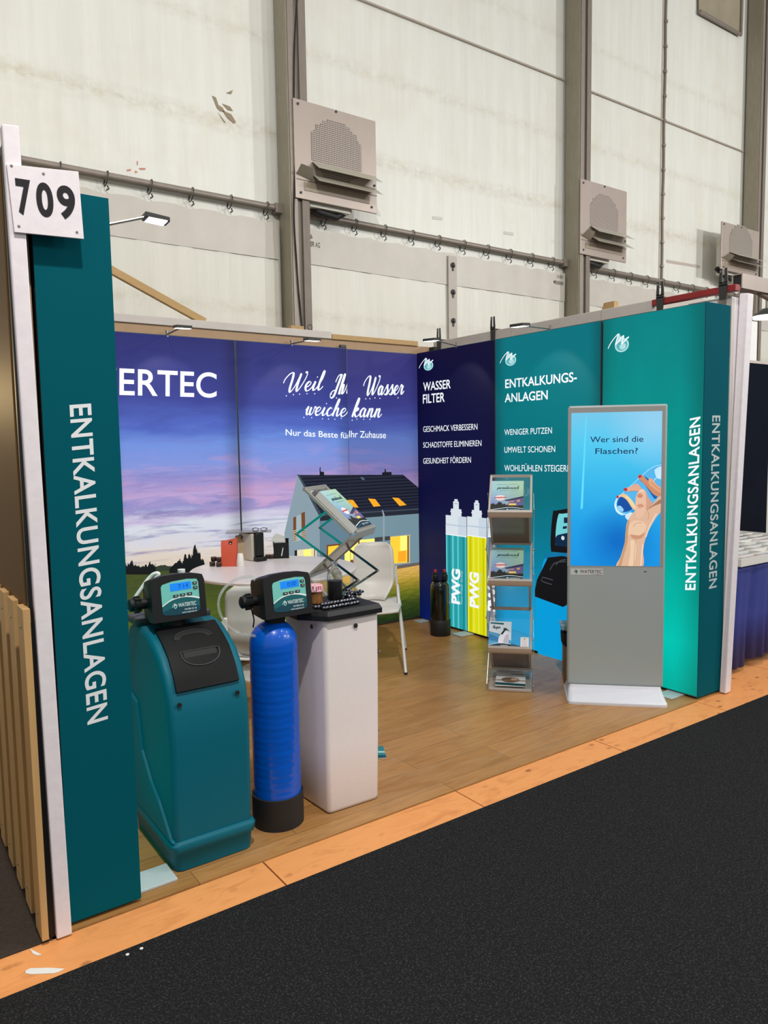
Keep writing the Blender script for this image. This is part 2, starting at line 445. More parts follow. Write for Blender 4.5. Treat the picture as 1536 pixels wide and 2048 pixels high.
M_red = pbr('red_paint', (140, 28, 30), .5, var=.08, scale=14)
M_alu = pbr('aluminium', (150, 148, 142), .35, metal=.75, var=.06, scale=30)
M_pole = pbr('tent_profile', (150, 142, 124), .5, metal=.25, var=.09, scale=7, stretch=(4, 4, 1))
M_pole2 = pbr('tent_profile_web', (126, 116, 106), .6, metal=.2, var=.1, scale=7, stretch=(4, 4, 1))
M_steel = pbr('dull_steel', (138, 128, 118), .45, metal=.3, var=.08, scale=20)
M_dark = pbr('black_metal', (56, 56, 55), .45, metal=.3, var=.05)
M_black = pbr('black_plastic', (20, 20, 22), .45, var=.04, scale=120, bmp=.05, spec=.35)
M_rubber = pbr('black_rubber', (22, 22, 23), .6, var=.03)
M_chrome = pbr('chrome', (205, 208, 208), .12, metal=1, var=0)
M_teal = pbr('teal_fabric', (0, 82, 94), .8, var=.03, scale=200, spec=.06)
M_foot = pbr('pale_grey_steel', (176, 186, 188), .4, var=.03)

# ------------------------------------------------------------------ setting
def st(name, mb, **k): return structure(mb.build(name, **k))
yf, yc = -.0066, -.2193
st('floor', MB().box((-3.84, yf, -.03), (.29, 3.02, 0), M_lam), smooth=0)
xs = [-8.2, -7.15, -6.13, -5.11, -4.09, -3.07, -2.05, -1.03, -.022, 1.0, 2.02, 3.04, 6.1]
for a, b_ in zip(xs, xs[1:]):
    y1 = yf-.004 if b_ < .5 else 3.7
    st('floor_board', MB().box((a+.004, -.5, -.04), (b_-.003, y1, -.006), M_board), smooth=0)
st('floor_ground', MB().box((-9, -9, -.09), (10, 4.4, -.045), M_rubber), smooth=0)
st('floor_carpet', MB().box((-9, -9, -.03), (9, yc, 0.001), M_carpet), smooth=0)
st('floor_carpet_dark', MB().box((-8, -.012, -.03), (-3.86, 3.6, -.002), M_carpet2), smooth=0)

# booth partitions
mb = MB(); mb.box((-3.87, 2.93, 0), (.36, 2.97, 2.575), M_tan)
st('wall_back', mb, smooth=0)
mb = MB(); mb.box((-3.87, 2.915, 2.575), (-.89, 2.985, 2.635), M_greyw); st('trim_cap', mb, smooth=0, bevel=.004)
mb = MB(); mb.box((-.885, 2.915, 2.573), (.05, 2.985, 2.618), M_pine); st('trim_beam', mb, smooth=0, bevel=.004)
mb = MB(); mb.box((.285, .0, 0), (.32, 2.93, 2.55), M_greyw); st('wall_right', mb, smooth=0)
mb = MB()
mb.box((.262, 1.0, 2.548), (.33, 1.92, 2.628), M_greyw); mb.box((.262, 1.925, 2.548), (.33, 2.95, 2.628), M_greyw)
mb.box((.262, .56, 2.548), (.33, .996, 2.628), M_greyw)
st('trim_rail', mb, smooth=0, bevel=.004)
mb = MB(); mb.box((.255, .78, 2.44), (.284, 1.86, 2.546), M_tan); mb.box((.25, 1.88, 2.44), (.284, 2.9, 2.546), M_greyw)
st('trim_board', mb, smooth=0)
# white end board of the right wall, it leans out towards its top
mb = MB(); mb.hexa([(.279, .002, 0), (.30, .002, 0), (.31, .3, 0), (.283, .3, 0)], [(.286, .002, 2.56), (.40, .002, 2.56), (.40, .3, 2.56), (.283, .3, 2.56)], M_white)
st('wall_end', mb, smooth=0)
p0, p1, p2, p3 = at_y(1451, 1383, -.046), at_y(1461.5, 1383, -.046), at_y(1497, 588, -.046), at_y(1508, 590, -.046)
mb = MB(); mb.hexa([(p0.x, -.046, 0), (p1.x, -.046, 0), (p1.x+.012, -.003, 0), (p0.x, -.003, 0)], [(p2.x, -.046, 2.585), (p3.x, -.046, 2.585), (p3.x+.01, -.003, 2.585), (p2.x-.03, -.003, 2.585)], M_white)
o = mb.build('post', smooth=0, bevel=.006)
tag(o, 'white painted wooden post standing right of the glowing green tower', 'post')
o = MB().box((.245, -.045, 2.585), (.30, .555, 2.625), M_red).build('red_batten', smooth=0, bevel=.003)
tag(o, 'red painted batten lying along the top of the right wall', 'batten')
st('wall_left', MB().box((-3.84, .05, 0), (-3.80, 2.93, 2.56), M_tan), smooth=0)
# left post and its number board
mb = MB().hexa([(-3.849, -.03, 0), (-3.80, -.03, 0), (-3.80, .012, 0), (-3.849, .012, 0)], [(-3.872, -.03, 2.655), (-3.823, -.03, 2.66), (-3.823, .012, 2.66), (-3.872, .012, 2.655)], M_white)
o = mb.build('post', smooth=0, bevel=.004); tag(o, 'white painted wooden post carrying the 709 number board', 'post')

# tent: skin and frame
TY = 3.83
st('wall_tent', MB().box((-9, TY, -.04), (14, TY+.02, 9.6), M_tarp), smooth=0)
def skirt(x0, x1, name):
    rows = []; hem = []
    n = int((x1-x0)/.12)
    for k in range(n+1):
        x = x0+(x1-x0)*k/n; ph = (x-x0)/.36*2*math.pi
        top = 3.745+.018*math.cos(ph); d = .012*math.cos(ph)
        rows.append([(x, TY-.05+.012*math.sin(x*3.1), .02), (x, TY-.05+.01*math.sin(x*2.3), 3.3), (x, TY-.05+d, top)])
        hem.append([(x, TY-.058+.01*math.sin(x*2.3), 3.41), (x, TY-.058+d, top+.002)])
    mb = MB().grid(rows, M_tarp2).grid(hem, M_hem)
    return mb
for i, (a, b_) in enumerate(((-5.2, -.93), (-.62, 3.06), (3.44, 7.1), (7.5, 11))):
    st('wall_skirt', skirt(a, b_, ''), smooth=60)

poles = [(-.895, 'tent post standing left of the large fan panel, black cable down its side'), (3.085, 'tent post standing behind the middle fan panel'), (7.17, 'tent post at the right edge of the photo behind the small fan panel')]
for i, (x, lb) in enumerate(poles):
    r = thing('tent_post', 'grey metal '+lb, 'post', (x+.1, 3.62, 0))
    MB().box((x, 3.585, 0), (x+.012, 3.80, 9.5), M_pole).box((x+.012, 3.60, 0), (x+.20, 3.79, 9.5), M_pole2).build('profile', r, smooth=0)
    MB().box((x+.012, 3.575, 0), (x+.075, 3.60, 9.5), M_steel).box((x+.125, 3.575, 0), (x+.2, 3.60, 9.5), M_pole2).build('keder_rail', r, smooth=0)
    if i == 0:
        pts = [at_y(px, py, 3.565) for px, py in ((597, -30), (590, 60), (588, 190), (590, 330), (588, 430), (593, 520), (598, 590), (604, 652))]
        MB().tube(catmull(pts, 5), .007, M_rubber, 6).build('cable', r, smooth=60)
# pipe rails and their rings
rails = [(-5.2, -.92, 'left'), (-.62, 3.05, 'middle'), (3.43, 7.1, 'right')]
rz = 3.8795; ry = TY-.052
RLB = ['horizontal steel pipe rail on the tent wall left of the first post', 'horizontal steel pipe rail between the first and second tent posts', 'horizontal steel pipe rail right of the second tent post']
rlist = []
for (a, b_, nm), lb in zip(rails, RLB):
    r = thing('pipe_rail', lb, 'rail', ((a+b_)/2, ry, rz))
    MB().cyl((a, ry, rz), (b_+.02, ry, rz), .031, M_steel, 16).build('pipe', r, smooth=50)
    MB().box((b_-.04, ry-.04, rz-.05), (b_+.04, ry+.06, rz+.04), M_steel).build('bracket', r, smooth=0, bevel=.004)
    x = a+.2
    while x < b_-.05: rlist.append((x, nm)); x += .36
first = None
for x, nm in rlist:
    c = V3((x, ry, rz-.022)); pts = [c+V3((.012*math.sin(t), .056*math.cos(t)*.9, .062*math.sin(t))) for t in [2*math.pi*k/16 for k in range(16)]]
    mb = MB().tube(pts, .0045, M_dark, 6, closed=True).tube([c+V3((0, -.02, -.06)), c+V3((.012, -.022, -.085)), c+V3((-.01, -.02, -.1))], .006, M_dark, 5)
    o = mb.build('hanging_ring', smooth=60)
    sec = {'left': 'left of the first tent post', 'middle': 'between the first and second tent posts', 'right': 'right of the second tent post'}[nm]
    tag(o, 'small steel ring hanging on the pipe rail '+sec, 'ring', 'rings on the pipe rail '+sec)
# taut wires, flap and strap
M_wire = pbr('wire_grey', (176, 166, 152), .5, var=0)
for (a, b_, lb) in ((-.6, 3.07, 'thin tension wire on the tent wall between first and second post'), (3.4, 7.15, 'thin tension wire on the tent wall right of the second post')):
    o = MB().cyl((a, TY-.02, 6.06), (b_, TY-.02, 6.07), .011, M_wire, 8).build('tension_wire'); tag(o, lb, 'wire')
r = thing('rope_lacing', 'vertical rope lacing with knots on the tent wall right of the second post', 'rope', (5.1, TY-.01, 3.9))
MB().box((5.06, TY-.012, 3.9), (5.14, TY-.001, 9.4), M_hem).build('seam_strip', r, smooth=0)
MB().tube([(5.1+.006*math.sin(k), TY-.03, 3.9+k*.2) for k in range(28)], .016, M_steel, 6).build('rope', r, smooth=60)
for k in range(17): MB().lathe([(.0, -.03), (.026, -.015), (.026, .015), (0, .03)], M_steel, 8, (5.1, TY-.03, 4.1+k*.325)).build('knot', r)
fl = [at_y(px, py, TY-.04) for px, py in ((1398, -60), (1398, 24), (1480, 70), (1484, -60))]
o = MB().prism(fl, (0, .012, 0), pbr('olive_canvas', (150, 140, 118), .7, var=.1, scale=4)).tube([fl[1]+V3((0, -.01, 0)), fl[2]+V3((0, -.01, 0)), fl[3]+V3((0, -.01, 0))], .03, M_steel, 6).build('canvas_flap', smooth=0)
tag(o, 'olive brown canvas flap hanging high on the tent wall, upper right', 'flap')
r = thing('closing_strap', 'pale vertical strap with three toggles hanging below the pipe rail', 'strap', (1.2, TY-.07, 2.6))
MB().box((1.145, TY-.075, 2.1), (1.265, TY-.066, 3.72), pbr('strap_cloth', (186, 178, 168), .6, var=.05)).build('band', r, smooth=0)
for z in (3.62, 3.33, 3.02):
    MB().lathe([(.03, 0), (.03, .012), (.012, .02), (.012, .03)], M_dark, 10, (1.205, TY-.075, z), (0, -1, 0)).box((1.195, TY-.085, z-.06), (1.215, TY-.076, z), M_dark).build('toggle', r)
# stencilled print on the skirt
pr = Print((0, TY-.066, 3.5), (1, 0, 0), (0, 0, 1)); ik = ink((70, 66, 62))
pr.text('1 86', (606, 472), (625, 477), (606, 464), ik, 1); pr.text('NZIKER AG', (605, 489), (640, 496), (605, 479), ik, 1, .01)
o = pr.build('stencil_lettering', smooth=0); tag(o, 'black stencilled lettering on the tarpaulin beside the first post', 'lettering')
pr = Print((0, TY-.066, 3.5), (1, 0, 0), (0, 0, 1))
pr.text('5 83', (1115, 555), (1126, 557), (1115, 549), ik, 1); pr.text('MENZIKER', (1108, 566), (1127, 570), (1108, 560), ik, 1, .01)
o = pr.build('stencil_lettering', smooth=0); tag(o, 'small black stencilled lettering beside the second post', 'lettering')
lbm = ink((206, 202, 194))
pr = Print((0, TY-.003, 4), (1, 0, 0), (0, 0, 1)); pr.px([(865, 432), (885, 434), (885, 440), (865, 438)], lbm, 1); o = pr.build('tarpaulin_label', smooth=0); tag(o, 'faint grey label on the tarpaulin, nearer the closing strap', 'label')
pr = Print((0, TY-.003, 4), (1, 0, 0), (0, 0, 1)); pr.px([(1008, 462), (1027, 465), (1027, 471), (1008, 468)], lbm, 1); o = pr.build('tarpaulin_label', smooth=0); tag(o, 'faint grey label on the tarpaulin, nearer the second tent post', 'label')
pr = Print((0, TY-.003, 4), (1, 0, 0), (0, 0, 1)); pr.px([(1333, 519), (1400, 531), (1400, 536), (1333, 525)], ink((186, 176, 166)), 1); o = pr.build('repair_tape', smooth=0); tag(o, 'grey strip of repair tape on the tent wall right of the rope lacing', 'tape')
# scuffs torn in the tarpaulin
mb = MB(); sm = pbr('grime', (150, 134, 110), .8, var=.1)
pr = Print((0, TY-.004, 5), (1, 0, 0), (0, 0, 1), .001)
for q in ([(424, 191), (432, 195), (437, 210), (445, 215), (450, 224), (440, 222), (434, 216)], [(444, 207), (460, 213), (466, 222), (456, 220)], [(445, 221), (462, 228), (472, 244), (468, 247), (455, 236)], [(452, 186), (466, 180), (462, 188)], [(434, 222), (440, 230), (452, 246), (448, 244)]): pr.px(q, sm, 1)
rd = ink((206, 130, 110))
for q in ([(254, 339), (262, 338), (262, 341), (254, 342)], [(278, 336), (291, 336), (291, 339), (280, 339)], [(270, 341), (276, 344), (270, 346)], [(274, 322), (276, 322), (276, 330), (274, 330)]): pr.px(q, rd, 1)
structure(pr.build('wall_scuffs', smooth=0))

# fan panels on the tent wall
def m_perf(name, hs, shape_c):
    m, nt, b = new_mat(name); o = sep(nt, obj_node(nt))
    def cell(v): return math_n(nt, 'ABSOLUTE', math_n(nt, 'SUBTRACT', math_n(nt, 'FRACT', math_n(nt, 'MULTIPLY', v, hs)), .5))
    d = math_n(nt, 'MAXIMUM', cell(o[0]), cell(o[2]))
    c = mix(nt, math_n(nt, 'LESS_THAN', d, .29), lin(shape_c), lin((44, 38, 32)))
    L(nt, c, b.inputs['Base Color']); b.inputs['Roughness'].default_value = .5
    return m
M_fan = pbr('fan_sheet', (172, 158, 148), .32, metal=.15, var=.04, scale=5, bmp=.15)
M_perf = m_perf('perforated_sheet', 56, (172, 158, 148))
M_perf3 = m_perf('perforated_sheet_fine', 80, (168, 158, 146))
M_defl = pbr('deflector_sheet', (178, 174, 158), .4, metal=.2, var=.04)
def fan(px_tl, px_tr, px_br, px_bl, y, lb, perf, gcx=.5):
    tl, tr, br, bl = [at_y(*q, y) for q in (px_tl, px_tr, px_br, px_bl)]
    x0 = (tl.x+bl.x)/2; x1 = (tr.x+br.x)/2; z1 = (tl.z+tr.z)/2; z0 = (bl.z+br.z)/2; W_ = x1-x0; H_ = z1-z0
    r = thing('fan_panel', lb, 'fan', (x0+W_/2, y, z0))
    MB().box((x0, y, z0), (x1, y+.02, z1), M_fan).build('panel', r, smooth=0, bevel=.004)
    cx = x0+W_*gcx; cz = z0+H_*.56; R = W_*.305; n = 11; pts = []
    mb = MB(); stp = R/n
    for k in range(2*n):
        zz = -R+k*stp; hw = math.sqrt(max(0, R*R-(zz+stp/2)**2)); hw = math.ceil(hw/stp)*stp
        mb.box((cx-hw, y-.004, cz+zz), (cx+hw, y+.002, cz+zz+stp), perf)
    mb.build('perforated_grille', r, smooth=0)
    mb = MB()
    for zz, dp in ((.40, .15), (.27, .15)):
        z = z0+H_*zz; a, b_ = x0+W_*.2, x0+W_*.97
        mb.hexa([(a, y-.006, z), (b_, y-.006, z), (b_, y-.002, z), (a, y-.002, z)], [(a-W_*.02, y-dp, z-H_*.115), (b_, y-dp, z-H_*.115), (b_, y-dp+.004, z-H_*.11), (a-W_*.02, y-dp+.004, z-H_*.11)], M_defl)
    mb.hexa([(x0+.01, y-.005, z0+H_*.24), (x0+W_*.2, y-.005, z0+H_*.2), (x0+W_*.2, y, z0+H_*.2), (x0+.01, y, z0+H_*.24)], [(x0+.0, y-.12, z0+H_*.3), (x0+W_*.14, y-.12, z0+H_*.28), (x0+W_*.14, y-.11, z0+H_*.28), (x0, y-.11, z0+H_*.3)], M_defl)
    mb.build('deflector', r, smooth=0)
    MB().box((x0+.015, y-.006, z0+H_*.19), (x1, y-.001, z0+H_*.20), M_steel).box((x0+W_*.1, y-.0055, z0+H_*.09), (x0+W_*.9, y, z0+H_*.175), pbr('fan_inset', (160, 146, 128), .5)).build('lower_flange', r, smooth=0)
    for u, q in ((.05, .95), (.06, .06), (.93, .06), (.97, .3), (.5, .98)): MB().lathe([(.012, 0), (.012, .006), (0, .009)], M_dark, 8, (x0+W_*u, y-.002, z0+H_*q), (0, -1, 0)).build('screw', r)
    MB().tube([(x0+W_*.15, y+.16, z0+.06), (x0+W_*.35, y+.12, z0-.05), (x0+W_*.55, y+.12, z0-.07), (x0+W_*.75, y+.16, z0+.04)], .035, M_rubber, 10).build('duct_hose', r, smooth=60)
    MB().box((x0+W_*.2, y+.06, z0-.03), (x0+W_*.7, y+.2, z0+.5), M_tarp2).build('duct_sleeve', r, smooth=0)
    return r
fan((588, 197), (748, 240), (757, 427), (590, 396), 3.555, 'large grey sheet-metal fan panel with round perforated grille beside the first tent post', M_perf)
fan((1163, 357), (1253, 383), (1253, 525), (1160, 508), 3.555, 'grey fan panel with perforated grille beside the second tent post', M_perf)
fan((1443, 447), (1519, 459), (1517, 549), (1443, 545), 3.5, 'smallest grey fan panel in the photo, in front of the rightmost tent post', M_perf3, .5)

# ------------------------------------------------------------------ slatted neighbour cladding, far left
def m_bronze(): return pbr('bronze_lacquer', (96, 68, 30), .5, var=.05, scale=3, spec=.08)
r = thing('clad_partition', 'dark partition with glossy bronze panel and pale slats at the left edge', 'partition', (-3.88, .5, 0))
MB().box((-3.872, -.005, 0), (-3.852, 3.4, 2.60), pbr('black_board', (16, 15, 16), .5, var=0)).build('board', r, smooth=0)
MB().box((-3.8765, .03, 1.12), (-3.8722, 3.4, 2.58), m_bronze()).build('bronze_panel', r, smooth=0)
M_slat = pbr('slat_wood', (188, 150, 98), .5, var=.08, scale=5, stretch=(8, 8, .6))
for k in range(14):
    y = -.03+k*.186
    mb = MB().box((-3.895, y, .012), (-3.8725, y+.104, 1.145), M_slat)
    for z in (.09, 1.08): mb.lathe([(.006, 0), (.006, .002), (0, .003)], M_alu, 8, (-3.895, y+.05, z), (-1, 0, 0))
    mb.build('slat', r, smooth=0, bevel=.002)
MB().box((-3.8735, -.03, .02), (-3.872, 3.3, 1.1), pbr('slat_backing', (14, 13, 13), .8, var=0)).build('backing', r, smooth=0)

# ------------------------------------------------------------------ number board 709
c = (at_y(13, 328, -.04), at_y(157, 343, -.04), at_y(168, 478, -.04), at_y(29, 464, -.04))
r = thing('number_board', 'white square board with black number 709 screwed to the post', 'sign', (-3.75, -.04, 2.34))
MB().prism(c, (0, .008, 0), M_white).build('plate', r, smooth=0, bevel=.001)
pr = Print((-3.75, -.0406, 2.44), (1, 0, 0), (0, 0, 1))
bk = ink((24, 20, 24))
for ch, A, B, C in (('7', (36, 424), (66, 428), (30, 359)), ('0', (75, 428), (109, 433), (70, 366)), ('9', (117, 432), (153, 437), (112, 372))): pr.text(ch, A, B, C, bk, 1, .034)
pr.build('number', r, smooth=0)
for px, py in ((23, 331), (38, 452), (154, 464), (87, 347)): MB().lathe([(.004, 0), (.004, .002), (0, .003)], M_steel, 8, at_y(px, py, -.0402), (0, -1, 0)).build('screw', r)
# ------------------------------------------------------------------ lightboxes
WH = lit((236, 241, 246), 1.0)
M_edge = pbr('lightbox_frame', (74, 82, 88), .4, metal=.4, var=.03)
def backlight_falloff(nt, v, a, b_, lo=.62, wd=.16):  # dims towards the edges: uneven LED backlight put into the emission colour
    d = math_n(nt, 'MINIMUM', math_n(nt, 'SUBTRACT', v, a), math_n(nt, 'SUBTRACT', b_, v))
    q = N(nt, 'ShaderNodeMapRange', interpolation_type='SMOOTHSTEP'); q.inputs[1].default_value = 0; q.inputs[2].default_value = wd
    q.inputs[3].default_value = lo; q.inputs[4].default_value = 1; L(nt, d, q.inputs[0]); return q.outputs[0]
def scale_c(nt, c, f):
    vm = N(nt, 'ShaderNodeVectorMath', operation='SCALE'); L(nt, c, vm.inputs[0]); L(nt, f, vm.inputs['Scale']); return vm.outputs[0]
SKY = [(665, (44, 46, 112)), (740, (52, 56, 128)), (800, (58, 66, 146)), (845, (78, 100, 188)), (885, (110, 144, 222)), (925, (128, 150, 222)), (960, (150, 144, 206)), (990, (192, 166, 214)), (1005, (150, 146, 204)), (1012, (152, 152, 206)), (1028, (202, 194, 224)), (1050, (216, 222, 232)), (1072, (214, 216, 228)), (1098, (224, 216, 212)), (1122, (222, 208, 192)), (1140, (200, 190, 180))]
def sky(x0, x1, dim, glow_lo, tint=None):
    def build(nt):
        P = pos_node(nt); xyz = sep(nt, P); z0 = at_y(400, 1142, D).z; z1 = H
        n = noise(nt, mapping(nt, P, (.9, 1, 5)), 1.6, 6, .6, .4)
        n2 = noise(nt, mapping(nt, P, (1.1, 1, 11), (3, 0, 1)), 1.7, 7, .65, .5)
        amp = remap(nt, xyz[2], 1.9, 1.1)
        zz = math_n(nt, 'ADD', xyz[2], math_n(nt, 'MULTIPLY', math_n(nt, 'SUBTRACT', n, .5), math_n(nt, 'MULTIPLY_ADD', amp, .18, .26)))
        stops = sorted((((at_y(400, y, D).z-z0)/(z1-z0)), lin(c)) for y, c in SKY)
        c = ramp(nt, remap(nt, zz, z0, z1), [(min(1, max(0, p)), q) for p, q in stops])
        st_ = math_n(nt, 'MULTIPLY', remap(nt, n2, .52, .66), math_n(nt, 'MULTIPLY', remap(nt, xyz[2], 1.75, 1.2), .62))
        c = mix(nt, st_, c, lin((112, 112, 172)))
        pk = math_n(nt, 'MULTIPLY', remap(nt, n, .5, .68), math_n(nt, 'MULTIPLY', remap(nt, math_n(nt, 'ABSOLUTE', math_n(nt, 'SUBTRACT', xyz[2], 1.4)), .35, .05), .55))
        c = mix(nt, pk, c, lin((226, 168, 196)))
        if tint: c = mix(nt, tint[1], c, lin(tint[0]))
        f = math_n(nt, 'MULTIPLY', backlight_falloff(nt, xyz[0], x0, x1, glow_lo), dim)
        return scale_c(nt, c, f)
    return build
def grass(nt):
    P = pos_node(nt); xyz = sep(nt, P)
    n = noise(nt, mapping(nt, P, (3, 1, 22)), 3, 6, .65)
    rt = ramp(nt, remap(nt, math_n(nt, 'ADD', xyz[2], math_n(nt, 'MULTIPLY', n, .12)), .06, .53), [(0, lin((24, 42, 22))), (.35, lin((54, 72, 26))), (.6, lin((112, 118, 34))), (.82, lin((176, 150, 52))), (1, lin((226, 180, 92)))])
    lf = ramp(nt, remap(nt, math_n(nt, 'ADD', xyz[2], math_n(nt, 'MULTIPLY', n, .12)), .08, .66), [(0, lin((38, 56, 24))), (.6, lin((84, 100, 36))), (1, lin((70, 82, 40)))])
    c = mix(nt, remap(nt, xyz[0], -1.6, -.7), lf, rt)
    return scale_c(nt, c, math_n(nt, 'MULTIPLY_ADD', n, .8, .6))
M_grass = backlit_nodes('backlit_grass', grass)
def gradient(name, axis, stops, a, b_, nz=0.0, x0=None, x1=None, ax2='Y', lo=.7):
    def build(nt):
        P = pos_node(nt); xyz = sep(nt, P); v = xyz['XYZ'.index(axis)]
        if nz: v = math_n(nt, 'ADD', v, math_n(nt, 'MULTIPLY', math_n(nt, 'SUBTRACT', noise(nt, P, 1.5, 3), .5), nz))
        c = ramp(nt, remap(nt, v, a, b_), [(p, lin(q)) for p, q in stops])
        if x0 is not None: c = scale_c(nt, c, backlight_falloff(nt, xyz['XYZ'.index(ax2)], x0, x1, lo, .14))
        return c
    return backlit_nodes(name, build)
def shaded_roof():
    def build(nt):
        P = pos_node(nt); z = sep(nt, P)[2]
        k = math_n(nt, 'FRACT', math_n(nt, 'MULTIPLY', z, 34))
        return mix(nt, math_n(nt, 'LESS_THAN', k, .35), lin((40, 44, 62)), lin((22, 24, 38)))
    return backlit_nodes('backlit_roof', build)
M_roof = shaded_roof()

mural_tree = lit((20, 24, 26)); mural_hill = lit((52, 62, 50)); wall_l = lit((140, 160, 172)); wall_r = lit((122, 150, 164)); wall_d = lit((84, 104, 122))
yel = lit((255, 206, 60), 1.0); amber = lit((246, 168, 40), 1.0); pale = lit((236, 226, 190)); brown = lit((120, 74, 40)); dark_p = lit((28, 30, 40)); glow = lit((255, 240, 120), 1.05); steel_p = lit((150, 165, 175))
def tree_line(pr, xs_, base, seed, m, lay, hmax):
    rnd = random.Random(seed); top = []
    n = 90
    for i in range(n+1):
        t = i/n; x = xs_[0]+(xs_[1]-xs_[0])*t
        h = hmax(t)*(.8+.12*math.sin(t*31+seed)+.12*math.sin(t*57)+.25*rnd.random()**2)
        top.append((x+rnd.uniform(-1, 1), base(t)-h))
    q = top+[(xs_[1], base(1)+3), (xs_[0], base(0)+3)]
    pr.px(q, m, lay)
def lb_feet(root, spots):
    for a in spots: MB().box(*a, M_foot).build('foot_plate', root, smooth=0, bevel=.003)

def back_panel(x0, x1, y, lb, dim, glow_lo, draw, tint=None):
    r = thing('lightbox', lb, 'lightbox', ((x0+x1)/2, y, 0), 'sunset lightboxes along the back wall')
    MB().box((x0+.001, y+.002, .012), (x1-.001, y+.026, H), M_edge).build('frame', r, smooth=0)
    pr = Print((0, y, 0), (1, 0, 0), (0, 0, 1))
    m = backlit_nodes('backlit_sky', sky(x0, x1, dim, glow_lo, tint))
    zg = at_y(450, 1140, D).z
    pr.uv([(x0+.006, .02), (x1-.006, .02), (x1-.006, H-.005), (x0+.006, H-.005)], m, .5)
    draw(pr, x0+.006, x1-.006)
    pr.build('printed_face', r, smooth=0, recalc=False)
    lb_feet(r, [((x0+.2, y-.12, 0), (x0+.3, y+.02, .008))])
    return r
def d1(pr, a, b_):
    zt = at_y(300, 1143, D).z
    pr.uv([(a, .02), (b_, .02), (b_, zt), (a, zt+.02)], M_grass, 1)
    tree_line(pr, (230, 500), lambda t: 1142-8*t, 3, mural_hill, 1.5, lambda t: 8)
    tree_line(pr, (248, 312), lambda t: 1146, 1, mural_tree, 2, lambda t: 19+6*math.sin(t*9)*math.sin(3.14*t))
    tree_line(pr, (338, 425), lambda t: 1143, 2, mural_tree, 2, lambda t: max(4, 30*math.sin(3.14*min(1, t*1.05))**.7+26*math.exp(-((t-.62)/.13)**2)-14*max(0, t-.75)*4))
    tree_line(pr, (405, 470), lambda t: 1136, 5, mural_tree, 2, lambda t: 7)
    f, wd = text_mesh('WATERTEC', .012, 1.02)[0], 0
    e, _ = text_mesh('ERTEC', .012, 1.02); we = max(v[0] for v in e)-min(v[0] for v in e); ww = max(v[0] for v in f)-min(v[0] for v in f)
    A = pr.p(238.7, 789); B = pr.p(433, 794.5); C = pr.p(238.7, 737.5); k = ww/we
    A2 = (B[0]+(A[0]-B[0])*k, B[1]+(A[1]-B[1])*k); C2 = (A2[0]+C[0]-A[0], A2[1]+C[1]-A[1])
    pr.text('WATERTEC', A2, B, C2, WH, 3, .012, 1.02, px=False, clip=[('u', a+.005, '>')])
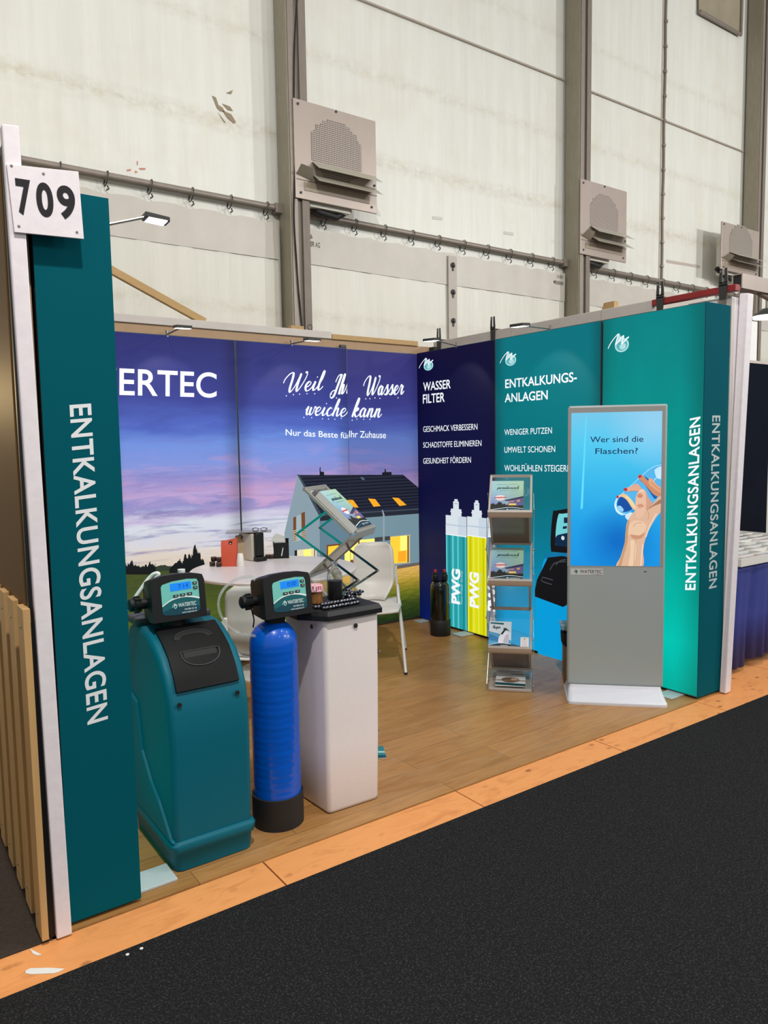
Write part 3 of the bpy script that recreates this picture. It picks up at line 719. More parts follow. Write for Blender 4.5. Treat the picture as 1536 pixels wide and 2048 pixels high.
def house(pr, a, b_, part):
    X0, X1 = a, b_
    def cut(pts, m, lay):
        q = pr.pxs(pts)
        pr.raw(q, [tuple(range(len(q)))], m, lay, clip=[('u', X0, '>'), ('u', X1, '<')])
    zt = at_y(640, 1146, D).z
    pr.uv([(a, .02), (b_, .02), (b_, at_y(833, 1131, D).z if part == 3 else zt), (a, zt)], M_grass, 1)
    cut([(500, 1150), (570, 1146), (570, 1135), (500, 1137)], mural_tree, 1.3)
    cut([(595, 950), (568.8, 1066), (570, 1146), (640, 1150), (639, 1041), (639, 1030)], wall_l, 2)
    cut([(639, 1041), (840, 1025), (840, 1127), (794, 1130), (640, 1152)], wall_r, 2)
    cut([(639, 1036), (705, 1030), (705, 1150), (640, 1152)], lit((104, 132, 150)), 2.2)
    cut([(594.5, 950), (640, 1031), (640, 1041), (840, 1026), (840, 978), (806, 949.5)], M_roof, 2.4)
    cut([(594.5, 949), (598, 949), (643, 1029), (840, 1016), (840, 1019), (642, 1032), (637, 1030)], lit((66, 76, 92)), 2.8)
    cut([(640, 1031), (840, 1018), (840, 1027), (640, 1042)], lit((40, 44, 56)), 2.7)
    for q in ([(633, 952), (639, 952), (639, 936), (641, 933), (641, 943), (648, 944), (648, 953)], [(764, 950), (783, 950), (783, 944), (772, 944), (771, 938), (769, 938), (769, 944), (764, 945)]): cut(q, dark_p, 2.6)
    cut([(720, 954), (726, 954), (730, 960), (724, 960)], lit((80, 98, 124)), 2.9)
    for q in ([(691, 1001), (699, 999.5), (706, 1000), (717, 1015), (700, 1015)], [(736, 997), (750, 998), (761, 1012), (747, 1013.5)], [(784, 995), (797, 996), (813, 1010), (799, 1012)]): cut(q, amber, 3)
    for q in ([(586.3, 1035), (592, 1033), (592, 1082), (586.5, 1084)], [(602.5, 1026), (609.6, 1023.5), (610.6, 1078), (603.5, 1080)]): cut(q, brown, 3)
    cut([(592.5, 1032), (602, 1029), (603, 1080), (592.5, 1083)], lit((168, 184, 190)), 3)
    for k in range(7):
        y = 1060+k*3.4
        cut([(586.4, y+1.5), (592, y), (592, y+1.3), (586.4, y+2.8)], pale, 3.3); cut([(603.3, y-3), (610.3, y-5), (610.3, y-3.7), (603.3, y-1.7)], pale, 3.3)
    cut([(589, 1101), (594, 1100), (594, 1112), (589, 1112)], dark_p, 3); cut([(594, 1100), (633, 1096), (633, 1114), (594, 1114)], pale, 3)
    cut([(607, 1100), (622, 1098), (622, 1114), (607, 1114)], glow, 3.2); cut([(628, 1097), (630, 1097), (630, 1114), (628, 1114)], brown, 3.3)
    # lit ground-floor rooms
    cut([(653, 1091), (680, 1088), (680, 1128), (653, 1130)], yel, 3); cut([(653, 1090), (681, 1087), (681, 1090), (656, 1093), (656, 1130), (653, 1130)], brown, 3.2); cut([(677, 1089), (680, 1089), (680, 1128), (677, 1128)], brown, 3.2)
    cut([(681, 1086), (700, 1084), (700, 1140), (681, 1142)], wall_d, 3); cut([(689, 1087), (700, 1084), (700, 1124), (689, 1124)], glow, 3.2)
    cut([(700.5, 1081.5), (749, 1077), (749, 1112), (720, 1140), (700.5, 1142)], glow, 3); cut([(700.5, 1120), (718, 1118), (718, 1141), (700.5, 1142)], brown, 3.2)
    cut([(716, 1082), (719, 1082), (719, 1135), (716, 1136)], brown, 3.3)
    cut([(749, 1075), (780, 1072), (780, 1080), (749, 1084)], lit((70, 70, 74)), 3)
    cut([(780, 1073), (820, 1069), (820, 1126), (780, 1129)], lit((206, 190, 150)), 3); cut([(781, 1074), (816, 1071), (816, 1124), (781, 1127)], yel, 3.2)
    cut([(800, 1072), (814, 1071), (814, 1100), (800, 1102)], glow, 3.4); cut([(796, 1103), (812, 1101), (812, 1122), (796, 1124)], amber, 3.5); cut([(814.5, 1071), (817, 1071), (817, 1125), (814.5, 1125)], brown, 3.6)
    cut([(763.5, 1020), (765.5, 1020), (769, 1030), (769, 1082), (765.5, 1082), (765.5, 1030)], steel_p, 3.5)
    cut([(794, 1131), (840, 1124), (840, 1130), (794, 1138)], lit((110, 100, 96)), 3); cut([(640, 1152), (720, 1143), (720, 1147), (640, 1157)], lit((150, 128, 96)), 3)
def d2(pr, a, b_):
    house(pr, a, b_, 2); cl = [('u', b_-.002, '<')]
    pr.script('Weil', (573, 785), (643, 780), (573, 747), WH, 4, .2, dots=True)
    pr.script('Ihr', (664, 790), (698, 787), (666, 751), WH, 4, .2, clip=cl, dots=True)
    pr.script('weicher', (609, 830), (704, 834), (609, 795), WH, 4, .2, clip=cl, dots=True)
    pr.text('Nur das Beste für', (571, 870.5), (700.5, 877), (571, 858.3), WH, 4, .008, clip=cl)
def d3(pr, a, b_):
    house(pr, a, b_, 3)
    pr.script('Wasser', (731, 791), (806, 789), (731, 753), WH, 4, .2, dots=True)
    pr.script('kann', (703, 834), (761, 835), (703, 797), WH, 4, .2, dots=True)
    pr.text('Ihr Zuhause', (698, 874.5), (771.6, 876.3), (698, 861.5), WH, 4, .008)
back_panel(-2.84, P12, D, 'sunset lightbox with white letters ERTEC visible, beside the left tower', 1.0, .62, d1)
back_panel(P12+.002, P23, D, 'sunset lightbox showing the grey house gable under the handwritten line, middle of back wall', 1.02, .7, d2)
back_panel(P23-.14, .06, D+.03, 'dusk lightbox with lit skylights and word Wasser in the back right corner', .88, .75, d3, ((80, 70, 150), .28))

# drop emblem
def emblem(pr, cx, cy, s, mats, lay=2):
    dk, md, wt = mats
    c = pr.p(cx, cy); q = pr.p(cx+s, cy); q2 = pr.p(cx, cy-s); kx = math.hypot(q[0]-c[0], q[1]-c[1]); kz = math.hypot(q2[0]-c[0], q2[1]-c[1])
    def T(p): return (c[0]+p[0]*kx, c[1]+p[1]*kz)
    def ring(r, ox=0, oy=0, apex=True):
        pts = [(.27+ox+r*math.cos(math.radians(a)), -.14+oy+r*math.sin(math.radians(a))) for a in range(150, 421, 18)]
        return [T(p) for p in pts]+([T((.16+ox, .62*r/.62+oy)), T((.02, .98))] if apex else [])
    pr.uv(ring(.64), md, lay); pr.uv(ring(.5, 0, 0, False), dk, lay+.5); pr.uv(ring(.3, .08, -.12, False), md, lay+.8)
    w = catmull([(-1.0, -.3), (-.85, .02), (-.5, .5), (-.06, .92), (-.14, .62), (-.26, .2), (-.3, -.02), (-.1, .16), (.2, .52), (.42, .68), (.38, .45), (.28, .12), (.28, -.02), (.5, .18), (.72, .4), (.9, .5)], 5)
    pr.stroke([T((p.x, p.y)) for p in w], .075*(kx+kz)/2, wt, lay+1, w1=.13*(kx+kz)/2)
EMB = (lit((92, 178, 188)), lit((176, 226, 226)), WH)

def right_panel(y0, y1, x, lb, draw, face, depth=.1, feet=()):
    r = thing('lightbox', lb, 'lightbox', (x, (y0+y1)/2, 0))
    MB().box((x+.002, y0, .012), (x+depth, y1, H), M_edge).build('frame', r, smooth=0)
    pr = Print((x, 0, 0), (0, -1, 0), (0, 0, 1))
    pr.uv([(-y1+.004, .02), (-y0-.004, .02), (-y0-.004, H-.004), (-y1+.004, H-.004)], face, .5)
    draw(pr); pr.build('printed_face', r, smooth=0, recalc=False)
    lb_feet(r, feet); return r
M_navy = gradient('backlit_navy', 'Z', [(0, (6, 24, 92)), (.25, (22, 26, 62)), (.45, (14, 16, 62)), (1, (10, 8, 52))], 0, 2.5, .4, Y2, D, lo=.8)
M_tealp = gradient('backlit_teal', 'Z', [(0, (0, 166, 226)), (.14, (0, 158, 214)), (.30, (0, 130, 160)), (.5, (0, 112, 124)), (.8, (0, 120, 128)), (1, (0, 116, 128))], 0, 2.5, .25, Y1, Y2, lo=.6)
def m_green():
    def build(nt):
        P = pos_node(nt); xyz = sep(nt, P)
        c = ramp(nt, remap(nt, xyz[2], 0, 2.5), [(0, lin((0, 176, 158))), (.14, lin((0, 202, 184))), (.3, lin((0, 182, 166))), (.42, lin((0, 158, 146))), (.7, lin((0, 148, 142))), (1, lin((0, 130, 132)))])  # uneven backlight painted into the ramp, brightest low down
        n = noise(nt, mapping(nt, P, (1, 2, 1)), 2, 3)
        c = scale_c(nt, c, math_n(nt, 'MULTIPLY_ADD', n, .25, .88))
        return scale_c(nt, c, backlight_falloff(nt, xyz[1], -.03, Y1+.06, .6, .22))
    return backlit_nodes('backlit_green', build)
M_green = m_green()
def dn(pr):
    emblem(pr, 853, 730, 15, EMB)
    pr.text('WASSER', (846.6, 781.8), (901.6, 776.2), (846.6, 765.5), WH, 2, .015); pr.text('FILTER', (846, 806.8), (889.5, 803), (846, 789.5), WH, 2, .015)
    pr.text('GESCHMACK VERBESSERN', (846.6, 864), (955, 859.3), (846.6, 853), WH, 2, 0)
    pr.text('SCHADSTOFFE ELIMINIEREN', (846.6, 895.5), (963, 892), (846.6, 884.8), WH, 2, 0)
    pr.text('GESUNDHEIT FÖRDERN', (846.6, 927.4), (942, 925.5), (846.6, 916.6), WH, 2, 0)
    whc = lit((222, 232, 240)); shc = lit((186, 204, 222))
    cols = [lit((38, 164, 172)), lit((226, 226, 20)), lit((104, 122, 140))]; lt = [lit((96, 208, 212)), lit((240, 238, 70)), lit((130, 148, 164))]; dk = [lit((24, 140, 150)), lit((206, 204, 0)), lit((92, 108, 126))]
    u1 = -Y2-.004
    bounds = [(892.6, 934), (935, 973.5), (974.5, 1016)]
    for i, (a, b_) in enumerate(bounds):
        k = i*2.6
        A = pr.p(a, 1150)[0]; B = pr.p(b_, 1150)[0]; zt = pr.p((a+b_)/2, 1072+i*2.2)[1]
        cl = [('u', u1, '<')]
        def rect(p, q, z0, z1, m, lay): pr.raw([(p, z0), (q, z0), (q, z1), (p, z1)], [(0, 1, 2, 3)], m, lay, cl)
        rect(A, B, .02, zt, cols[i], 1.2); w_ = B-A
        for s0, s1, mm in ((.0, .06, lt[i]), (.12, .22, dk[i]), (.3, .38, lt[i]), (.55, .62, lt[i]), (.8, .88, dk[i]), (.93, .97, lt[i])): rect(A+w_*s0, A+w_*s1, .02, zt, mm, 1.4)
        zc = pr.p((a+b_)/2, 1032+k)[1]; z2 = pr.p((a+b_)/2, 1018+k)[1]; z3 = pr.p((a+b_)/2, 1003+k)[1]; z1 = pr.p((a+b_)/2, 1050+k)[1]
        rect(A-.006*w_, B, zt, z1, whc, 1.6); rect(A+.0*w_, B-.0*w_, z1, zc, whc, 1.6); rect(A, B, zt+.0, zt+.008, WH, 1.8)
        rect(A+.0*w_, B, z1-.01, z1, shc, 1.8); rect(A+.6*w_, B, zt, zc, lit((206, 220, 232)), 1.7)
        mid = (A+B)/2
        rect(mid-.24*w_, mid+.26*w_, zc, z2, whc, 1.6); rect(mid-.27*w_, mid+.28*w_, zc+.03, zc+.042, whc, 1.7); rect(mid-.13*w_, mid+.14*w_, z2, z3, whc, 1.6); rect(mid-.07*w_, mid+.09*w_, z3, z3+.02, whc, 1.6); rect(mid-.06*w_, mid+.07*w_, z2+.045, z2+.05, lit((120, 140, 160)), 1.9)
        # upright lettering
        Ab, Bb, Ct = [((919, 1209), (920, 1139), (904, 1206)), ((957, 1217), (957, 1146), (940.5, 1213)), ((993, 1224), (993, 1153), (976.5, 1221))][i]
        pr.text('PWG', Ab, Bb, Ct, WH, 3, .045, clip=cl)
        s_ = [925, 962, 999][i]; pr.text('Pure Water Group', (s_, 1208+4*i), (s_+.3, 1142+4*i), (s_-3.5, 1208+4*i), lit((190, 214, 220)), 3, 0, clip=cl)
def dt(pr):
    emblem(pr, 1017, 719, 17, EMB)
    pr.text('ENTKALKUNGS-', (1010.7, 776.2), (1153.8, 762.5), (1010.7, 759.5), WH, 2, .015); pr.text('ANLAGEN', (1009.7, 804.5), (1095.5, 798.3), (1009.7, 788), WH, 2, .015)
    pr.text('WENIGER PUTZEN', (1009, 870.4), (1104, 866.8), (1009, 859), WH, 2, 0); pr.text('UMWELT SCHONEN', (1009, 905.5), (1110.5, 904), (1009, 894), WH, 2, 0)
    pr.text('WOHLFÜHLEN STEIGERN', (1009, 942), (1143, 943.4), (1009, 930), WH, 2, 0)
    bl = lit((18, 18, 22)); cy = lit((118, 214, 222)); nv = lit((10, 42, 74)); gy = lit((70, 74, 80)); blu = lit((0, 162, 226)); blu2 = lit((10, 120, 170))
    pr.px([(1092, 1106), (1140, 1104), (1180, 1112), (1180, 1340), (1076, 1310), (1070, 1180)], blu, 1.2)
    pr.px([(1092, 1106), (1140, 1104), (1140, 1112), (1088, 1118), (1080, 1150), (1072, 1165)], blu2, 1.5)
    pr.blob([(1106, 1026), (1112, 1021), (1170, 1018), (1176, 1060), (1172, 1103), (1110, 1104), (1102, 1098), (1102, 1064)], bl, 2)
    pr.blob([(1117, 1030), (1126, 1027.5), (1164, 1026), (1166, 1060), (1160, 1090), (1116, 1090), (1112, 1084), (1112, 1060)], cy, 2.4)
    pr.blob([(1112, 1074), (1124, 1068), (1164, 1064), (1164, 1092), (1116, 1092), (1112, 1088)], nv, 2.8)
    pr.px([(1128, 1035), (1160, 1034), (1160, 1046), (1128, 1046)], nv, 2.8); pr.px([(1126, 1053), (1134, 1052), (1134, 1057), (1126, 1058)], nv, 2.8); pr.disc(pr.p(1126, 1076), .016, lit((220, 230, 236)), 3)
    pr.px([(1096, 1115), (1124, 1112), (1172, 1119), (1172, 1190), (1126, 1214), (1070, 1193), (1070, 1180), (1074, 1160)], bl, 2)
    for q in ([(1112, 1130), (1120, 1122), (1132, 1119)], [(1100, 1140), (1110, 1126), (1132, 1123)], [(1106, 1160), (1088, 1155), (1084, 1156)], [(1104, 1169), (1086, 1163), (1083, 1158)]): pr.stroke([(a.x, a.y) for a in catmull(pr.pxs(q), 5)], .008, gy, 2.5)
def dg(pr):
    emblem(pr, 1238, 688, 22, EMB)
    pr.text('ENTKALKUNGSANLAGEN', (1390.5, 1180), (1400.5, 833), (1371, 1180), WH, 2, .02, 1.05)
right_panel(Y2+.002, D-.004, 0, 'navy lightbox with WASSER FILTER text and PWG filter cartridges in the corner', dn, M_navy, feet=[((-.14, 2.12, 0), (.1, 2.24, .012)), ((-.1, 2.74, 0), (.1, 2.84, .012))])
right_panel(Y1+.012, Y2-.002, 0.0, 'teal lightbox with ENTKALKUNGS-ANLAGEN heading and bullet lines behind the kiosk', dt, M_tealp)

# towers: deep lightboxes with a dark printed end
def tower(x0, x1, y0, lb, face_x, face_m, draw_face, A, B, C, ecol, feet, nrm):
    r = thing('lightbox_tower', lb, 'lightbox', ((x0+x1)/2, y0+.38, 0))
    MB().box((x0+.002, y0+.003, .012), (x1-.002, y0+.77, H), M_edge).build('frame', r, smooth=0)
    MB().box((x0, y0, .014), (x1, y0+.003, H), M_teal).build('fabric_end', r, smooth=0)
    pr = Print((0, y0-.0005, 0), (1, 0, 0), (0, 0, 1), .0004)
    pr.text('ENTKALKUNGSANLAGEN', A, B, C, ink(ecol), 1, .018, 1.06); pr.build('lettering', r, smooth=0)
    if face_x is not None:
        pr = Print((face_x, 0, 0), (0, -1, 0) if nrm < 0 else (0, 1, 0), (0, 0, 1))
        s = -1 if nrm < 0 else 1
        a, b_ = sorted((s*(y0+.005), s*(y0+.768)))
        pr.uv([(a, .02), (b_, .02), (b_, H-.004), (a, H-.004)], face_m, .5)
        draw_face(pr); pr.build('printed_face', r, smooth=0, recalc=False)
    lb_feet(r, feet); return r
tower(0, .274, 0, 'glowing green tower lightbox with vertical ENTKALKUNGSANLAGEN, right front of the booth', 0, M_green, dg, (1425, 831), (1418, 1178), (1440, 831), (178, 190, 190), [((-.13, .1, 0), (.05, .22, .01))], -1)
tower(LX-TW, LX, .0131, 'dark teal tower lightbox with vertical white lettering behind the 709 board', LX, M_green, lambda p: None, (140, 810), (176, 1450), (181, 807), (222, 226, 228), [((LX-.1, .06, 0), (LX+.155, .19, .012))], 1)
# ------------------------------------------------------------------ water softener equipment
M_body = pbr('teal_polyethylene', (0, 92, 110), .5, var=.04, scale=160, bmp=.08, spec=.22)
M_label = ink((112, 190, 180), .4); M_label_d = ink((22, 92, 98), .4); M_label_n = ink((16, 66, 80), .4); M_prw = ink((226, 232, 230), .5); M_btn = pbr('rubber_button', (44, 44, 46), .5, var=0)
M_lcd = lit((24, 132, 236), .95); M_lcdt = lit((8, 60, 150), .9)
M_tubew = pbr('white_hose', (222, 222, 218), .4, var=0)
def emblem_uv(pr, c, k, dk, md, wt, lay):
    def T(x, y): return (c[0]+x*k, c[1]+y*k)
    drop = catmull([(.1, .95), (.62, .05), (.66, -.4), (.08, -.86), (-.42, -.36), (-.12, .45)], 4, True)
    pr.uv([T(p.x, p.y) for p in drop], md, lay)
    d2_ = catmull([(.1, .6), (.48, -.2), (.08, -.6), (-.18, -.35)], 4, True); pr.uv([T(p.x, p.y) for p in d2_], dk, lay+.5)
    w_ = catmull([(-1.0, -.28), (-.1, .9), (-.22, 0), (.45, .62), (.42, 0), (.78, .32)], 4); pr.stroke([T(p.x, p.y) for p in w_], .14*k, wt, lay+1)
def control_head(root, cx, y, z, w_=.226, h=.186, d=.16, digits='7:14'):
    ti = math.radians(7)
    F = Matrix.Translation((cx, y, z)) @ Matrix.Rotation(-ti, 4, 'X')
    def outline(k, yy, dz=0):
        a = w_/2*k; top = h*k
        pts = [(-a, 0), (a, 0), (a*1.0, top*.82), (a*.93, top*.95), (a*.55, top*1.0), (0, top*1.015), (-a*.55, top*1.0), (-a*.95, top*.94), (-a*1.0, top*.82)]
        return [(px_, yy, pz+dz) for px_, pz in pts]
    fr = outline(1, 0); mid = outline(1.02, .03, -.002); bk_ = outline(.86, d, .012)
    mb = MB(); n = len(fr)
    mb.grid([fr, mid, bk_], M_black, True); mb.add(fr, [tuple(range(n))], M_black); mb.add(bk_, [tuple(range(n))], M_black)
    hs = mb.build('head_housing', root, M=F, smooth=30, bevel=.006, segs=3)
    O = F @ V3((0, -.0012, 0)); U = V3((1, 0, 0)); W = (F.to_3x3() @ V3((0, 0, 1)))
    pr = Print(O, U, W, .0005)
    lw, lh, l0 = w_*.70, h*.72, h*.14
    def q(s, t): return (-lw/2+s*lw+.006, l0+t*lh)
    outl = [q(*a) for a in ((.04, 0), (.3, -.03), (.7, -.03), (.96, 0), (1, .08), (1, .9), (.96, 1), (.7, 1.03), (.3, 1.0), (.04, .93), (0, .86), (0, .06))]
    pr.uv(outl, M_label, 1)
    arc = [(a.x, a.y) for a in catmull([q(0, .28), q(.25, .44), (q(.55, .5)), q(.8, .47), q(1, .40)], 5)]
    pr.uv([q(.0, .06), q(.04, 0), q(.3, -.03), q(.7, -.03), q(.96, 0), q(1, .08)]+arc[::-1], M_label_d, 2)
    arc2 = [(a.x, a.y) for a in catmull([q(.0, .1), q(.3, .2), q(.7, .2), q(1, .16)], 4)]
    pr.uv([q(.04, 0), q(.3, -.03), q(.7, -.03), q(.96, 0)]+arc2[::-1], M_label_n, 2.5)
    pr.stroke(arc, .004, M_prw, 3, w1=.007)
    emblem_uv(pr, q(.33, .24), .012, M_label_d, ink((170, 216, 210)), M_prw, 3)
    pr.text('WATERTEC', q(.42, .2), q(.9, .2), q(.42, .315), M_prw, 3, .004, px=False)
    pr.text('044 884 52 30', q(.58, .085), q(.9, .085), q(.58, .135), M_prw, 3, 0, px=False); pr.text('www.watertec.ch', q(.5, .0), q(.9, .0), q(.5, .05), M_prw, 3, 0, px=False)
    pr.build('front_label', root, smooth=0, recalc=False)
    pl = Print(O, U, W, .0005)
    pl.uv([q(.24, .70), q(.8, .72), q(.8, .95), q(.24, .93)], M_lcd, 3); pl.text(digits, q(.45, .76), q(.72, .77), q(.45, .89), M_lcdt, 4, 0, px=False)
    pl.build('display', root, smooth=0, recalc=False)
    for s, t, a, b_ in ((.37, .55, .13, .075), (.55, .56, .13, .075), (.74, .57, .13, .075), (.9, .88, .11, .075), (.91, .74, .11, .075)):
        c = q(s, t); mb = MB(); mb.box((c[0]-a*lw/2, -.006, c[1]-b_*lh/2), (c[0]+a*lw/2, -.0015, c[1]+b_*lh/2), M_btn).box((c[0]-a*lw*.2, -.0064, c[1]-.0012), (c[0]+a*lw*.2, -.006, c[1]+.0012), M_prw)
        mb.build('button', root, M=F, smooth=0, bevel=.002)
    mb = MB()
    p = F @ V3((-w_/2*.9, .09, h*.42))
    mb.lathe([(.022, 0), (.022, .03), (.03, .032), (.032, .055), (.026, .06), (.026, .075), (.018, .08)], M_black, 18, p, (-1, 0, 0))
    for k in range(8):
        t = k*math.pi/4; c = p+V3((-.045, .031*math.cos(t), .031*math.sin(t))); mb.bar(c+V3((.012, 0, 0)), c-V3((.012, 0, 0)), .008, .008, M_black)
    mb.build('pipe_fitting', root, smooth=40)
    return F

r = thing('water_softener', 'large teal cabinet water softener with black lid and lit display head', 'water softener', (-3.22, .35, 0))
prof = [(.105, .105), (.10, .3), (.095, .5), (.10, .62), (.115, .70), (.15, .775), (.2, .835), (.27, .88), (.34, .912), (.40, .922), (.5, .92), (.575, .905), (.6, .86), (.605, .105)]
mb = MB(); mb.prism([(-3.388, a, b_) for a, b_ in prof], (.333, 0, 0), M_body)
mb.build('cabinet', r, smooth=35, bevel=.022, segs=4)
rows = []
for zz, g in ((.0, -.014), (.004, -.008), (.072, -.002), (.080, .006), (.112, .010), (.124, .002), (.128, -.01)):
    x0, x1, y0, y1 = -3.392-g, -3.05+g, .098-g, .61+g; c = .03
    rows.append([(x0+c, y0, zz), (x1-c, y0, zz), (x1-c*.3, y0+c*.3, zz), (x1, y0+c, zz), (x1, y1-c, zz), (x1-c, y1, zz), (x0+c, y1, zz), (x0, y1-c, zz), (x0, y0+c, zz), (x0+c*.3, y0+c*.3, zz)])
mb = MB().grid(rows, M_body, True); mb.add(rows[0], [tuple(range(10))], M_body); mb.add(rows[-1], [tuple(range(10))], M_body)
mb.build('plinth', r, smooth=50)
ya = [at_x(px, py, -3.393) for px, py in ((338, 1660), (318, 1600), (302, 1560), (285, 1500))]
pts = [(.10, .126), (.125, .14)]+[(p.y, p.z) for p in ya[1:]]; pts += [(pts[-1][0]+.05, pts[-1][1]+.2), (.61, .62), (.61, .126)]
MB().prism([(-3.399, a, b_) for a, b_ in pts], (.02, 0, 0), M_body).build('side_panel', r, smooth=0, bevel=.006)
def on_prof(t):
    lp = [(.118, .715), (.15, .775), (.2, .835), (.27, .88), (.345, .914)]
    ds = [0]
    for a, b_ in zip(lp, lp[1:]): ds.append(ds[-1]+math.hypot(b_[0]-a[0], b_[1]-a[1]))
    s = t*ds[-1]
    for i in range(len(lp)-1):
        if s <= ds[i+1]+1e-9:
            f = (s-ds[i])/(ds[i+1]-ds[i]); a, b_ = lp[i], lp[i+1]; nx, nz = -(b_[1]-a[1]), (b_[0]-a[0]); l = math.hypot(nx, nz)
            return (a[0]+(b_[0]-a[0])*f, a[1]+(b_[1]-a[1])*f, nx/l, nz/l)
def lid_pt(s, t, o): y, z, ny, nz = on_prof(min(1, max(0, t))); return (-3.352+s*.26, y+ny*o, z+nz*o)
M_lidb = pbr('lid_black', (15, 15, 16), .6, var=.03, scale=120, bmp=.06, spec=.18)
ts = [k/10 for k in range(11)]
mb = MB(); mb.grid([[lid_pt(0, t, .011), lid_pt(.04, t, .014), lid_pt(.96, t, .014), lid_pt(1, t, .011)] for t in ts], M_lidb)
mb.grid([[lid_pt(0, t, .011), lid_pt(0, t, -.004)] for t in ts], M_lidb); mb.grid([[lid_pt(1, t, .011), lid_pt(1, t, -.004)] for t in ts], M_lidb)
mb.add([lid_pt(0, 0, .011), lid_pt(.04, 0, .014), lid_pt(.96, 0, .014), lid_pt(1, 0, .011), lid_pt(1, 0, -.004), lid_pt(0, 0, -.004)], [(0, 1, 2, 3, 4, 5)], M_lidb)
lid_o = mb.build('salt_lid', r, smooth=40)
mb = MB(); M_rec = pbr('recess_shade', (7, 7, 8), .7, var=0); M_hi = pbr('rim_highlight', (46, 46, 49), .5, var=0)  # recess shade painted as flat dark faces, rim highlights as paler tubes
hf = [math.radians(x) for x in range(0, 181, 12)]
mb.grid([[lid_pt(.5+.30*math.cos(a), .70+.15*math.sin(a), .0142), lid_pt(.5+.22*math.cos(a), .70+.07*math.sin(a), .0142)] for a in hf], M_rec)
mb.tube([lid_pt(.5+.30*math.cos(a), .70+.155*math.sin(a), .0145) for a in hf], .003, M_hi, 6)
mb.grid([[lid_pt(.5+.26*s_, .475, .0142), lid_pt(.5+.26*s_, .405, .0142)] for s_ in [k/6-1 for k in range(13)]], M_rec)
mb.tube([lid_pt(.5+.31*math.cos(a), .47-.2*math.sin(a)**.8, .0145) for a in hf], .003, M_hi, 6)
mb.tube([lid_pt(.19, .47, .0145), lid_pt(.25, .485, .0145), lid_pt(.75, .485, .0145), lid_pt(.81, .47, .0145)], .003, M_hi, 6)
mb.build('grip_relief', lid_o, smooth=60)
MB().box((-3.392, .455, .915), (-3.06, .60, .948), pbr('dark_grey_plastic', (62, 64, 68), .5, var=.04)).build('rear_cover', r, smooth=0, bevel=.012, segs=3)
for px, py in ((360, 1411), (476, 1386)):
    p = at_y(px, py, .0945); MB().lathe([(.0095, 0), (.0095, .004), (.005, .0045), (.004, .002)], M_rubber, 14, (p.x, .1015, p.z), (0, -1, 0)).build('screw_plug', r)
MB().cyl((-3.255, .39, .90), (-3.255, .39, .975), .055, M_black, 24).build('neck', r)
F = control_head(r, -3.255, .30, .956)
MB().lathe([(.014, 0), (.016, .004), (.016, .02), (.0, .022)], M_tubew, 14, F @ V3((.05, .09, .182))).build('white_cap', r)
pts = [F @ V3((-.07, .14, .15)), at_y(317, 1149, .44), at_y(308, 1148, .45), at_y(297, 1158, .46), at_y(283, 1177, .46), at_y(268, 1199, .46), at_y(250, 1226, .46), at_y(232, 1262, .46)]
MB().tube(catmull(pts, 6), .0085, M_tubew, 10).build('drain_hose', r, smooth=60)

# blue pressure tank
M_frp = pbr('blue_fibreglass', (0, 82, 188), .3, var=.10, scale=16, bmp=.12, coat=.35, stretch=(1, 1, 9), spec=.3)
TX, TYY = -2.866, .247
r = thing('pressure_tank', 'tall blue fibreglass pressure tank with black foot and lit display head', 'tank', (TX, TYY, 0))
pf = [(.098, .03)]; z = .06
while z < .80:
    pf.append((.1045+.00035*math.sin(z*210)+.0003*math.sin(z*97+1)+.0002*math.sin(z*480), z)); z += .006
for k in range(1, 13):
    a = k/12*math.pi/2*.94; pf.append((.1045*math.cos(a)**.8, .80+.105*math.sin(a)))
MB().lathe(pf, M_frp, 48, (TX, TYY, 0)).build('vessel', r, smooth=60)
MB().lathe([(.113, 0), (.113, .138), (.107, .14), (.107, .1)], M_rubber, 48, (TX, TYY, 0)).build('foot', r, smooth=40)
MB().lathe([(.045, .87), (.045, .945)], M_black, 24, (TX+.01, TYY, 0)).build('neck', r)
F = control_head(r, -2.832, .15, .935, digits='0:00')
pts = [F @ V3((-.1, .1, .165))]+[at_y(px, py, yy) for px, py, yy in ((500, 1153, .3), (470, 1160, .34), (446, 1180, .36), (437, 1207, .36), (444, 1235, .35), (462, 1256, .33), (484, 1267, .3))]+[V3((TX-.095, TYY-.02, .855))]
MB().tube(catmull(pts, 7), .0062, glassy('clear_hose', (236, 240, 240), .15, 1.3, .45, .6), 10).build('clear_hose', r, smooth=60)
pts = [F @ V3((-.13, .1, .05)), F @ V3((-.125, .1, .02)), at_y(508, 1240, .27), V3((TX-.07, TYY+.05, .875))]
MB().tube(catmull(pts, 5), .003, M_rubber, 6).build('cable', r, smooth=60)

